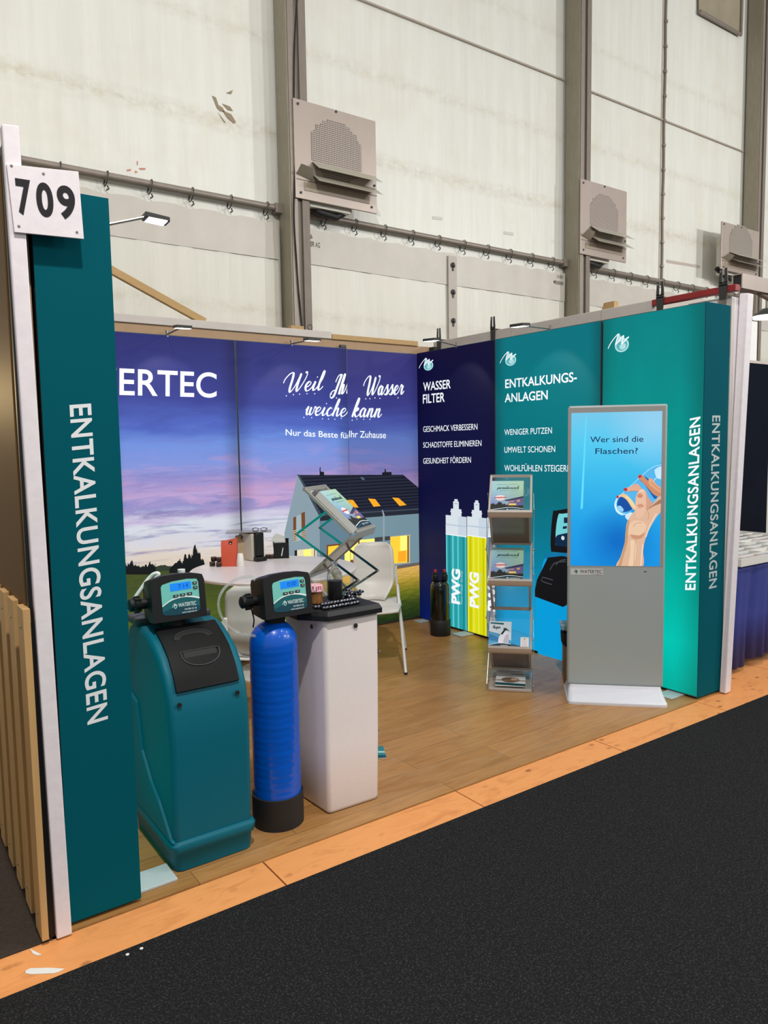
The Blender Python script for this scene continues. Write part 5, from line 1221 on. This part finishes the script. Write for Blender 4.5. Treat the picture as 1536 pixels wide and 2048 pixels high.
leaflet('teal brochure lying on the floor just behind the white brine tank', Matrix.Translation((p.x, p.y, .006)) @ Matrix.Rotation(math.radians(-28), 4, 'Z') @ Matrix.Rotation(-math.radians(87), 4, 'X') @ Matrix.Translation((0, -.004, -.07)), dr_teal, .09, .14)
# ------------------------------------------------------------------ table, chairs and what stands on the table
M_wtab = pbr('white_laminate', (226, 218, 214), .35, var=.01); M_chair = pbr('white_shell', (218, 214, 208), .4, var=.015); M_ctube = pbr('white_tube', (222, 220, 214), .35, var=0)
TZ = .775; TC = at_z(548, 1136, TZ)
r = thing('round_table', 'round white table between the two white chairs', 'table', (TC.x, TC.y, 0))
MB().lathe([(.59, TZ-.026), (.602, TZ-.02), (.604, TZ-.006), (.598, TZ), (.0, TZ)], M_wtab, 64, (TC.x, TC.y, 0)).build('table_top', r, smooth=30)
MB().lathe([(.035, .02), (.035, TZ-.03), (.14, TZ-.026)], M_ctube, 24, (TC.x, TC.y, 0)).build('column', r)
MB().lathe([(.30, 0), (.30, .01), (.05, .022), (.0, .024)], M_ctube, 40, (TC.x, TC.y, 0)).build('foot', r)
def chair(lb, loc, th, spread=.33):
    r = thing('shell_chair', lb, 'chair', world=False)
    rows = []
    for k in range(15):
        t = k/14; z = .895-t*.43; hw = .148+.012*math.sin(math.pi*t)-.055*max(0, t-.72)**1.3*6
        if t < .12: hw -= .05*(1-t/.12)**2
        y = -.24+.05*t+.02*math.sin(math.pi*min(1, t*1.4))+(.10*max(0, t-.62)**1.5*4)
        y += (.012 if t > .52 else 0)
        rows.append([(hw*s, y+.035*(1-s*s)*-1+.02, z) for s in (-1, -.85, -.55, -.2, .2, .55, .85, 1)])
    MB().grid(rows, M_chair).build('backrest', r, smooth=60, solid=.012)
    rows = []
    for k in range(10):
        t = k/9; y = -.15+.40*t; hw = .20+.02*math.sin(math.pi*t); z = .455-.018*math.sin(math.pi*t)-(.03*max(0, t-.8)*5)
        rows.append([(hw*s, y, z+.018*s*s) for s in (-1, -.7, -.3, 0, .3, .7, 1)])
    MB().grid(rows, M_chair).build('seat', r, smooth=60, solid=.014)
    for s in (-1, 1):
        MB().tube([(s*.165, -.235, .70), (s*.172, -.235, .64), (s*.185, -.20, .5), (s*.24, -spread, 0.008)], .0115, M_ctube, 10).build('leg', r, smooth=60)
        MB().tube([(s*.185, -.19, .56), (s*.19, -.12, .555), (s*.198, .0, .50), (s*.25, spread, .008)], .0115, M_ctube, 10).build('leg', r, smooth=60)
        for y, x in ((-spread, .24), (spread, .25)): MB().lathe([(.013, 0), (.013, .014), (.012, .016)], M_rubber, 10, (s*x, y, 0)).build('glide', r)
        MB().tube([(s*.205, .03, .41), (s*.12, .03, .43), (0, .03, .435)], .01, M_ctube, 8).build('seat_bearer', r, smooth=60)
        MB().box((s*.155-.012, -.245, .61), (s*.155+.012, -.215, .72), M_ctube).build('back_bracket', r, smooth=0, bevel=.005)
    r.location = loc; r.rotation_euler = (0, 0, th); return r
ch1 = chair('white shell chair standing right of the table before the mural house', (-1.138, 2.0, 0), math.atan2(.61, -.79))
dup(ch1, (-2.44, 1.30, 0), math.atan2(-.5, .86), 'white shell chair with its back to the blue tank and teal softener')

def on_table(px, py): return at_z(px, py, TZ+.001)
def P_mm(p): return (p-CAM).dot(CF)/FPX     # metres per photo pixel at that depth
# coffee capsule jars, bags, cups, machine
M_jar = pbr('dark_coffee_glass', (40, 26, 22), .2, var=.1); M_jlid = pbr('jar_lid_brown', (92, 66, 54), .35, var=.05)
jars = [(425, 1132, 0, 'left of the orange bag, outer bottom one'), (438, 1133, 0, 'touching the orange bag, bottom one'), (428, 1131, .034, 'left of the orange bag, upper left one'), (439, 1132, .034, 'left of the orange bag, upper right one'), (536, 1117, 0, 'right of the coffee machine, first of three'), (543, 1117, 0, 'right of the coffee machine, middle of three'), (550, 1116, 0, 'right of the coffee machine, beside the black holder')]
for px, py, dz, lb in jars:
    p = on_table(px, py)+V3((0, 0, dz)); k = .021
    r = thing('coffee_jar', 'small dark coffee jar '+lb, 'jar', p)
    MB().lathe([(k*.9, 0), (k, .004), (k, .024)], M_jar, 16, p).build('glass', r); MB().lathe([(k*1.04, .024), (k*1.04, .032), (k*.9, .033)], M_jlid, 16, p).build('lid', r)
def bag(px, py, w_, h, dep, col, lb, yaw):
    p = on_table(px, py); m = pbr('bag_%d_%d' % col[:2], col, .55, var=.06, scale=14, bmp=.3)
    r = thing('coffee_bag', lb, 'bag', p); Mx = Matrix.Translation(p) @ Matrix.Rotation(yaw, 4, 'Z')
    rows = []
    for t, k, dk in ((0, .94, 1), (.03, 1, 1), (.4, .98, .95), (.75, 1.02, .6), (.95, 1.04, .2), (1, 1.03, .06)):
        a = w_/2*k; b_ = dep/2*dk; z = t*h; e = .012*math.sin(t*9)
        rows.append([(-a, -b_, z), (-a*.3, -b_-.006*(1-t), z+e*t*.5), (a*.4, -b_-.004, z-e*t), (a, -b_, z+.02*t), (a, b_, z+.02*t), (a*.2, b_+.004, z), (-a, b_, z)])
    mb = MB().grid(rows, m, True); mb.add(rows[0], [tuple(range(7))], m); mb.add(rows[-1], [tuple(range(7))], m)
    mb.build('pouch', r, M=Mx, smooth=50)
    pr = Print(Mx @ V3((0, -dep/2*.3-.004, 0)), Mx.to_3x3() @ V3((1, 0, 0)), (0, 0, 1), .001); s = .011
    pr.uv([(.0, h*.83), (.024, h*.84), (.024, h*.84+.026), (0, h*.83+.026)], ink((40, 20, 16)), 1); pr.disc((.012, h*.89), .005, ink((240, 220, 210)), 2, 10)
    pr.build('seal', r, smooth=0)
    return r
bag(460, 1131, .115, .19, .075, (206, 84, 58), 'orange paper coffee bag standing on the table', -.6)
bag(484, 1119, .09, .19, .06, (186, 164, 132), 'beige coffee bag behind the orange bag and paper cups', -.6)
M_cup = pbr('white_paper_cup', (232, 228, 222), .6, var=0)
pc = on_table(481, 1132)
for k in range(3):
    r = MB().lathe([(.028, 0), (.0285, .004), (.0205, .068), (.0195, .069), (.0, .069)], M_cup, 20, pc+V3((0, 0, k*.013))).build('paper_cup', smooth=40)
    tag(r, ['bottom', 'middle', 'topmost'][k]+' white paper cup of the upturned stack on the table', 'cup', 'upturned paper cups')
p = on_table(511, 1120); r = thing('coffee_machine', 'slim cream and black coffee machine on the table', 'coffee machine', p)
Mx = Matrix.Translation(p) @ Matrix.Rotation(.12, 4, 'Z'); M_cream = pbr('cream_plastic', (196, 192, 176), .35, var=.02)
MB().box((-.055, -.04, 0), (.055, .15, .215), M_cream).build('body', r, M=Mx, smooth=30, bevel=.01, segs=3)
MB().box((-.036, -.075, .035), (.036, -.036, .22), M_black).box((-.045, -.10, 0), (.045, -.04, .035), M_black).build('front_column', r, M=Mx, smooth=30, bevel=.008)
MB().cyl((0, -.06, .13), (0, -.06, .16), .014, M_rubber, 12).build('spout', r, M=Mx)
MB().box((-.05, .02, .215), (.05, .14, .222), M_rubber).build('top_cover', r, M=Mx, smooth=0, bevel=.003)
p2 = p+V3((0, 0, .2225)); r = thing('serving_tray', 'flat thin tray lying across the top of the coffee machine', 'tray', p2)
Mt = Matrix.Translation(p2) @ Matrix.Rotation(-.5, 4, 'Z')
MB().box((-.22, -.06, 0), (.13, .10, .005), pbr('grey_tray', (120, 116, 112), .2, var=.03)).build('plate', r, M=Mt, smooth=0, bevel=.0015)
r = thing('glasses', 'dark spectacles lying on the tray over the coffee machine', 'glasses', p2+V3((.06, .0, .006)))
Mg = Mt @ Matrix.Translation((.04, -.02, .02))
mb = MB()
for s in (-1, 1): mb.tube([(s*.032+.022*math.cos(a), 0, .0+.014*math.sin(a)) for a in [6.2832*k/14 for k in range(14)]], .0025, M_rubber, 6, True)
mb.tube([(-.01, 0, .004), (0, -.002, .007), (.01, 0, .004)], .002, M_rubber, 6); mb.build('front_frame', r, M=Mg)
for s in (-1, 1): MB().tube([(s*.054, 0, .006), (s*.056, .05, .006), (s*.055, .11, -.008)], .002, M_rubber, 6).build('temple', r, M=Mg)
p = on_table(563, 1115); r = thing('napkin_holder', 'black box holder with white papers at the back of the table', 'holder', p); Mx = Matrix.Translation(p) @ Matrix.Rotation(-.5, 4, 'Z')
MB().box((-.06, -.045, 0), (.06, -.04, .125), M_black).box((-.06, .04, 0), (.06, .045, .15), M_black).box((-.06, -.045, 0), (-.055, .045, .135), M_black).box((.055, -.045, 0), (.06, .045, .135), M_black).box((-.06, -.045, 0), (.06, .045, .005), M_black).build('box', r, M=Mx, smooth=0)
mb = MB()
for k in range(5): mb.hexa([(-.05, -.03+k*.013, .01), (.048, -.03+k*.013, .01), (.048, -.026+k*.013, .01), (-.05, -.026+k*.013, .01)], [(-.075+.008*k, -.035+k*.013, .165+.008*k), (.03, -.03+k*.013, .15+.004*k), (.03, -.026+k*.013, .15+.004*k), (-.075+.008*k, -.031+k*.013, .165+.008*k)], M_page)
mb.build('papers', r, M=Mx, smooth=0)
MB().hexa([(-.002, -.0458, .02), (.006, -.0458, .02), (.006, -.0452, .02), (-.002, -.0452, .02)], [(.012, -.0458, .085), (.018, -.0458, .085), (.018, -.0452, .085), (.012, -.0452, .085)], M_prw).build('mark', r, M=Mx, smooth=0)
# dark glittery bag on the floor
p = at_z(490, 1318, 0); r = thing('handbag', 'black sequined bag on the floor behind the blue tank', 'bag', p)
m, nt, b = new_mat('sequins'); vo = N(nt, 'ShaderNodeTexVoronoi'); vo.inputs['Scale'].default_value = 110; L(nt, obj_node(nt), vo.inputs['Vector'])
L(nt, ramp(nt, sep(nt, vo.outputs['Color'])[0], [(0, (.006, .006, .007)), (.85, (.02, .02, .022)), (.97, (.5, .5, .5))]), b.inputs['Base Color']); b.inputs['Roughness'].default_value = .25
rows = []
for z, k in ((0, .9), (.02, 1), (.12, 1), (.19, .8), (.22, .5), (.225, .1)):
    rows.append([(p.x+.14*k*math.cos(a), p.y+.08*k*math.sin(a), z) for a in [6.2832*j/20 for j in range(20)]])
MB().grid(rows, m, True).build('body', r, smooth=60); MB().tube(catmull([(p.x-.08, p.y, .2), (p.x-.05, p.y-.01, .27), (p.x+.05, p.y-.01, .27), (p.x+.08, p.y, .2)], 5), .006, M_rubber, 8).build('handle', r)

# black filter vessel by the navy lightbox
VX, VY = -.212, 2.312
M_ves = pbr('black_gloss', (14, 16, 13), .12, var=.05, coat=.6)
r = thing('filter_vessel', 'black cylindrical filter vessel with two red-tipped valves before the navy lightbox', 'filter vessel', (VX, VY, 0))
MB().lathe([(.08, .03), (.084, .06), (.084, .40), (.08, .44), (.066, .468), (.045, .478), (.0, .48)], M_ves, 40, (VX, VY, 0)).build('body', r, smooth=50)
MB().lathe([(.086, 0), (.0885, .004), (.0885, .135), (.0845, .14)], M_rubber, 40, (VX, VY, 0)).build('foot_ring', r, smooth=40)
for s in (-1, 1):
    x, y = VX+s*.04*.82, VY-s*.04*.57
    v = MB().lathe([(.024, .47), (.028, .49), (.028, .525), (.02, .535), (.022, .545), (.018, .552)], M_black, 16, (x, y, 0)).cyl((x, y, .505), (x-.04, y-.04, .505), .013, M_black, 12).build('valve', r, smooth=40)
    MB().lathe([(.013, .552), (.013, .572), (.009, .577), (0, .578)], pbr('red_cap', (176, 24, 36), .3, var=0), 14, (x, y, 0)).build('red_cap', v)
pr = Print((VX-.0535, VY-.0648, 0), (.77, -.64, 0), (0, 0, 1), .003)
pr.text('FILTER', (.012, .09), (.012, .20), (.004, .09), ink((70, 76, 70)), 1, 0, px=False); pr.build('lettering', r, smooth=0)

# box of odds and ends behind the kiosk
Mx = Matrix.Translation((-.245, .765, 0)) @ Matrix.Rotation(TH, 4, 'Z'); M_card = pbr('cardboard', (152, 120, 84), .8, var=.08, scale=20)
r = thing('cardboard_box', 'cardboard box peeking out behind the left edge of the kiosk', 'box', (-.245, .765, 0))
mb = MB()
for a, b_ in (((-.10, -.10, 0), (.10, -.095, .25)), ((-.10, .095, 0), (.10, .10, .25)), ((-.10, -.10, 0), (-.095, .10, .25)), ((.095, -.10, 0), (.10, .10, .25)), ((-.10, -.10, 0), (.10, .10, .005))): mb.box(a, b_, M_card)
mb.build('carton', r, M=Mx, smooth=0)
mb = MB()
for k in range(4): mb.box((-.1006, -.07+k*.0, .05+k*.026), (-.1001, .03, .058+k*.026), ink((40, 34, 30)))
mb.build('printed_lines', r, M=Mx, smooth=0)
r = thing('black_bag', 'black bag stuffed into the cardboard box behind the kiosk', 'bag', Mx @ V3((0, 0, .05)))
rows = []
for z, k in ((.02, .8), (.2, .92), (.27, 1.18), (.33, 1.22), (.345, .9), (.35, .2)): rows.append([(.09*k*math.cos(a)*(1.1 if abs(math.cos(a)) > .6 else 1), .085*k*math.sin(a), z+.012*math.sin(3*a)) for a in [6.2832*j/20 for j in range(20)]])
MB().grid(rows, M_black, True).build('body', r, M=Mx, smooth=60)
o = MB().hexa([(-.115, -.07, .352), (.08, -.07, .352), (.08, .06, .352), (-.115, .06, .352)], [(-.13, -.085, .40), (.09, -.085, .395), (.09, .07, .395), (-.13, .07, .40)], pbr('crumpled_film', (150, 170, 184), .2, var=.5, scale=40, bmp=.8)).build('plastic_pack', M=Mx, smooth=0, bevel=.012)
tag(o, 'crumpled clear plastic pack on top of the black bag behind the kiosk', 'pack')

# ------------------------------------------------------------------ arm lamps, clamps, brace
M_led = lit((255, 252, 246), 4.0)
def arm_lamp(base, head, lb, aim, power=9, wdt=.11):
    base = V3(base); head = V3(head); r = thing('arm_spotlight', lb, 'spotlight', base)
    MB().tube([base, base*.3+head*.7, head], .006, M_alu, 8).lathe([(.012, -.02), (.012, .03)], M_alu, 10, base, (0, 0, 1)).build('arm', r)
    d = (head-base); d.z = 0; d.normalize(); s = d.cross(V3((0, 0, 1)))
    c = head+d*.04
    MB().hexa([c-s*wdt/2-d*.05+V3((0, 0, -.008)), c+s*wdt/2-d*.05+V3((0, 0, -.008)), c+s*wdt/2+d*.05+V3((0, 0, -.016)), c-s*wdt/2+d*.05+V3((0, 0, -.016))], [c-s*wdt/2-d*.05+V3((0, 0, .014)), c+s*wdt/2-d*.05+V3((0, 0, .014)), c+s*wdt/2+d*.05+V3((0, 0, .004)), c-s*wdt/2+d*.05+V3((0, 0, .004))], M_dark).build('head', r, smooth=0, bevel=.003)
    mb = MB()
    for k in range(4):
        e = c+s*wdt*(-.36+.24*k); mb.hexa([e-s*.011-d*.038+V3((0, 0, -.0105)), e+s*.011-d*.038+V3((0, 0, -.0105)), e+s*.011+d*.038+V3((0, 0, -.0165)), e-s*.011+d*.038+V3((0, 0, -.0165))], [e-s*.011-d*.038+V3((0, 0, -.008)), e+s*.011-d*.038+V3((0, 0, -.008)), e+s*.011+d*.038+V3((0, 0, -.012)), e-s*.011+d*.038+V3((0, 0, -.012))], M_led)
    mb.build('led_strip', r, smooth=0)
    l = bpy.data.lights.new('spot', 'SPOT'); l.energy = power; l.spot_size = math.radians(74); l.spot_blend = .35; l.shadow_soft_size = .03; l.color = (1, .97, .94)
    lo_ = bpy.data.objects.new('lamp_beam', l); COL.objects.link(lo_); lo_.location = c+V3((0, 0, -.03)); lo_.rotation_euler = (V3(aim)-lo_.location).to_track_quat('-Z', 'Y').to_euler()
    return r
for a, b_, lb in (((334, 666), (362, 655), 'LED arm spotlight above the ERTEC lettering'), ((583, 686), (620, 680), 'LED arm spotlight above the handwritten line on the mural')):
    p = at_y(*a, D+.01); p.z = 2.505; q = at_y(*b_, D-.36); arm_lamp(p, q, lb, (q.x, D, 1.95), 14)
for a, b_, lb in (((914, 694), (868, 680), 'LED arm spotlight above the navy lightbox by the back corner'), ((1101, 661), (1046, 651), 'LED arm spotlight above the teal lightbox heading')):
    p = at_x(*a, .01); p.z = 2.505; q = at_x(*b_, -.36); arm_lamp(p, q, lb, (0, q.y, 1.95), 14)
p = at_x(292, 434, -3.26); arm_lamp((LX-.02, p.y+.02, 2.505), p, 'LED arm spotlight reaching out from the left teal tower', (p.x-.1, p.y, 0), 8, .07)
for (px, py), lb, s in (((849, 690), 'black two-pronged clamp at the back corner of the booth walls', 1), ((989, 665), 'black two-pronged clamp on the wall above the navy lightbox', 1), ((1326, 603), 'dark clamp on the red batten, the one further from the post', 1), ((1452, 588), 'dark clamp on the red batten beside the white post', 1)):
    p = at_x(px, py, .275); z0 = 2.60 if p.y > .6 else 2.59; dx = .0
    y = p.y if p.y < 2.86 else 2.86
    r = thing('wall_clamp', lb, 'clamp', (.26, y, z0)); mb = MB(); x0 = .252 if p.y > .6 else .238
    mb.hexa([(x0, y-.024, z0-.05), (x0, y+.024, z0-.05), (x0+.006, y+.024, z0-.05), (x0+.006, y-.024, z0-.05)], [(x0, y-.03, z0+.06), (x0, y+.03, z0+.06), (x0+.006, y+.03, z0+.06), (x0+.006, y-.03, z0+.06)], M_dark)
    for sg in (-1, 1): mb.hexa([(x0, y+sg*.03, z0+.06), (x0, y+sg*.008, z0+.05), (x0+.006, y+sg*.008, z0+.05), (x0+.006, y+sg*.03, z0+.06)], [(x0, y+sg*.024, z0+.145), (x0, y+sg*.008, z0+.145), (x0+.006, y+sg*.008, z0+.145), (x0+.006, y+sg*.024, z0+.145)], M_dark)
    mb.build('plate', r, smooth=0)
    MB().tube([(x0-.004, y+.016, z0+.125), (x0+.01, y+.016, z0+.125)], .006, M_alu, 8).build('pin', r)
    MB().box((x0, y-.03, z0+.036), (x0+.07, y+.03, z0+.042), M_dark).build('saddle', r, smooth=0)
p, q = at_y(222, 540, 2.95), at_y(409, 644, 2.95); dr = (p-q).normalized()
o = MB().bar(q+V3((0, 0, -.0)), q+dr*1.75, .04, .055, M_pine).build('wood_brace', smooth=0, bevel=.003); tag(o, 'slanting raw timber brace rising from the back wall towards the left tower', 'brace')
p = at_x(1217, 618, .285); o = MB().prism([(.27, p.y-.06, 2.629), (.27, p.y+.05, 2.629), (.27, p.y+.03, 2.675), (.27, p.y-.06, 2.675)], (.05, 0, 0), M_pine).build('wood_block', smooth=0); tag(o, 'small raw wood block on the right wall rail above the lightbox seam', 'block')
p = at_y(601, 655, 2.93); o = MB().box((p.x-.09, 2.925, 2.636), (p.x+.03, 2.975, 2.662), M_pine).build('wood_block', smooth=0); tag(o, 'small wood wedge on the back wall at the foot of the tent post', 'block')
p = at_y(620, 662, 2.95); o = MB().tube([p+V3((.022*math.cos(a), 0, .022*math.sin(a))) for a in [6.2832*k/14 for k in range(14)]], .004, M_dark, 6, True).build('eye_screw'); o.location.z = 2.663-p.z; tag(o, 'small ring screw standing on the back wall right of the tent post', 'ring screw')
p = at_y(691, 693, D); o = MB().box((p.x-.05, D+.004, 2.501), (p.x+.012, D+.03, 2.528), M_dark).build('joint_clip', smooth=0, bevel=.004); tag(o, 'black clip on top of the seam between the mural lightboxes', 'clip')
o = MB().box((-.03, 2.70, 2.501), (.02, 2.77, 2.545), M_rubber).build('power_plug', smooth=0, bevel=.005); o.location.x = .09; tag(o, 'small black power plug above the navy lightbox', 'plug')

# ------------------------------------------------------------------ neighbour stand on the right
M_cloth = pbr('blue_cloth', (44, 56, 132), .75, var=.06, scale=10); M_cloth2 = pbr('charcoal_cloth', (52, 56, 68), .8, var=.05)
rows = []
for k in range(60):
    t = k/59; x = .60+t*1.6; f = .02*math.sin(x*23)+.012*math.sin(x*51+1)
    rows.append([(x, .16+f, .035+.03*(x > .84)), (x, .15+f*.8, .4), (x, .13+f*.2, .74), (x, .125, .775)])
r = thing('cloth_table', 'table draped in blue cloth at the right edge of the photo', 'table', (1.4, .6, 0))
MB().box((.62, .14, .745), (2.3, 1.5, .775), M_greyw).build('table_top', r, smooth=0)
for x in (.7, 2.2):
    for y in (.25, 1.4): MB().cyl((x, y, 0), (x, y, .745), .018, M_steel, 12).build('leg', r)
MB().grid(rows, M_cloth).build('blue_cloth', r, smooth=60, solid=.004)
rows = [[(.545+.015*math.sin(y*20), y, .03), (.55+.012*math.sin(y*18), y, .4), (.6, y, .774)] for y in [.2+k*.08 for k in range(17)]]
xa, xb = at_y(1463, 1330, .18).x, at_y(1484, 1330, .18).x
rows = [[(xa+(xb-xa)*k/9, .19+.012*math.sin(k*1.3), .012), (xa+(xb-xa)*k/9, .18+.01*math.sin(k*1.3), .4), (xa+.03+(xb-xa)*k/9, .17, .74)] for k in range(10)]
MB().grid(rows, M_cloth2).build('charcoal_cloth', r, smooth=60, solid=.004)
r = thing('sorting_tray', 'white compartment tray holding small dark parts on the blue draped table', 'tray', (1.4, .7, .776))
M_trayw = pbr('white_tray', (214, 212, 206), .45, var=.03); x0, x1, y0, y1 = .66, 2.25, .10, 1.42
MB().box((x0, y0, .776), (x1, y1, .784), M_trayw).box((x0, y0, .7845), (x1, y0+.012, .83), M_trayw).box((x0, y1-.012, .7845), (x1, y1, .83), M_trayw).box((x0, y0+.0125, .7845), (x0+.012, y1-.0125, .83), M_trayw).box((x1-.012, y0+.0125, .7845), (x1, y1-.0125, .83), M_trayw).build('shell', r, smooth=0)
mb = MB()
for k in range(1, 12): mb.box((x0+.013, y0+k*.11-.003, .7845), (x1-.013, y0+k*.11+.003, .826), M_trayw)
for k in range(12):
    for j in range(6):
        x = x0+.12+j*.26+(.13 if k % 2 else 0)
        if x < x1-.02: mb.box((x-.003, y0+k*.11+(.013 if k == 0 else .0035), .7845), (x+.003, y0+k*.11+(.096 if k == 11 else .1065), .824), M_trayw)
mb.build('dividers', r, smooth=0)
rnd = random.Random(9); mb = MB(); tones = [pbr('tray_fill_%d' % i, c, .6, var=.2, scale=80) for i, c in enumerate(((128, 134, 150), (104, 102, 100), (150, 132, 134), (112, 118, 128), (30, 30, 32)))]
for k in range(12):
    for j in range(7):
        x = x0+.015+j*.26-(.13 if k % 2 == 0 else 0)+.005; x = max(x, x0+.015)
        xe = min(x+.24, x1-.015)
        if xe-x > .05 and rnd.random() < .85: mb.box((x+.005, y0+k*.11+.008, .784), (xe-.012, y0+k*.11+.1, .80+.014*rnd.random()), tones[rnd.randrange(4)])
mb.build('small_parts', r, smooth=0)['kind'] = 'stuff'
for k in range(9):
    x = .80+rnd.random()*.42; y = 1.0+rnd.random()*.35; a = rnd.random()*3
    o = MB().bar((x-.04*math.cos(a), y-.04*math.sin(a), .835), (x+.04*math.cos(a), y+.04*math.sin(a), .835), .02, .014, tones[4]).build('black_part', smooth=0, bevel=.004)
    tag(o, 'small black piece lying at the back of the white compartment tray', 'small part', 'black pieces in the tray')
st('wall_navy', MB().box((.5, 1.92, 0), (4.5, 1.96, at_y(1490, 725, 1.92).z), pbr('navy_board', (12, 19, 32), .8, var=.1, scale=5, spec=.06)), smooth=0)
st('trim_navy', MB().box((.5, 1.91, at_y(1490, 725, 1.92).z), (4.5, 1.97, at_y(1490, 725, 1.92).z+.03), M_greyw), smooth=0)
st('wall_sheet', MB().box((at_y(1497, 690, 2.9).x, 2.9, 1.5), (6, 2.92, at_y(1510, 643, 2.9).z), pbr('white_sheet', (238, 238, 236), .5, var=.02)), smooth=0)
# beam and work lamp above it
p, q = at_y(1474, 563, .25), at_y(1560, 580, .25)
r = thing('truss_beam', 'grey metal beam with open end above the right post', 'beam', p); dv = (q-p)
mb = MB(); e = p+dv*1.0*6; hh = .05
for a, b_ in ((-1, 1), (1, 1)): mb.box((p.x, .25+a*.035-.004, p.z-hh), (p.x+3.2, .25+a*.035+.004, p.z+hh), M_fan)
mb.box((p.x, .215, p.z+hh-.006), (p.x+3.2, .285, p.z+hh), M_fan).box((p.x, .215, p.z-hh), (p.x+3.2, .285, p.z-hh+.006), M_fan).build('profile', r, smooth=0)
MB().box((p.x+.01, .22, p.z-hh+.006), (p.x+.012, .28, p.z+hh-.006), M_rubber).build('dark_core', r, smooth=0)
MB().cyl((p.x+.3, .25, p.z-hh), (p.x+.9, .25, p.z-hh-.10), .02, M_steel, 10).build('stay', r)
p = at_y(1533, 632, .6); r = thing('work_lamp', 'white domed work lamp glowing above the tray at the right edge', 'lamp', p)
MB().lathe([(.03, .06), (.05, .05), (.10, .01), (.105, 0)], M_dark, 28, p).build('dome', r); MB().lathe([(.10, -.02), (.103, 0), (.0, .001)], lit((255, 255, 252), 2.0), 28, p).build('diffuser', r)
MB().cyl(p+V3((0, 0, .05)), V3((p.x, .6, 2.9)), .01, M_steel, 8).build('stem', r)

# ------------------------------------------------------------------ scraps on the ground
q = [at_z(px, py, -.0055) for px, py in ((51, 1942), (60, 1937), (100, 1936), (129, 1938), (118, 1944), (108, 1947), (62, 1949), (51, 1947))]
o = MB().prism(q, (0, 0, .0012), M_page).build('paper_scrap', smooth=0); tag(o, 'torn white paper scrap on the wooden floor strip, lower left', 'scrap')
q = [at_z(px, py, -.0055) for px, py in ((60, 1898), (66, 1901), (84, 1910), (74, 1911), (66, 1908))]
o = MB().prism(q, (0, 0, .0012), M_page).build('paper_scrap', smooth=0); tag(o, 'tiny white paper sliver by the slatted partition', 'scrap')
for (px, py), lb in (((255, 1909), 'small white paper dot on the black carpet, nearer the floor scrap'), ((283, 1897), 'small white paper dot on the black carpet, closer to the teal tower')):
    p = at_z(px, py, .0012); o = MB().lathe([(.006, 0), (.006, .001), (0, .0012)], M_page, 12, p).build('paper_dot'); tag(o, lb, 'paper dot')
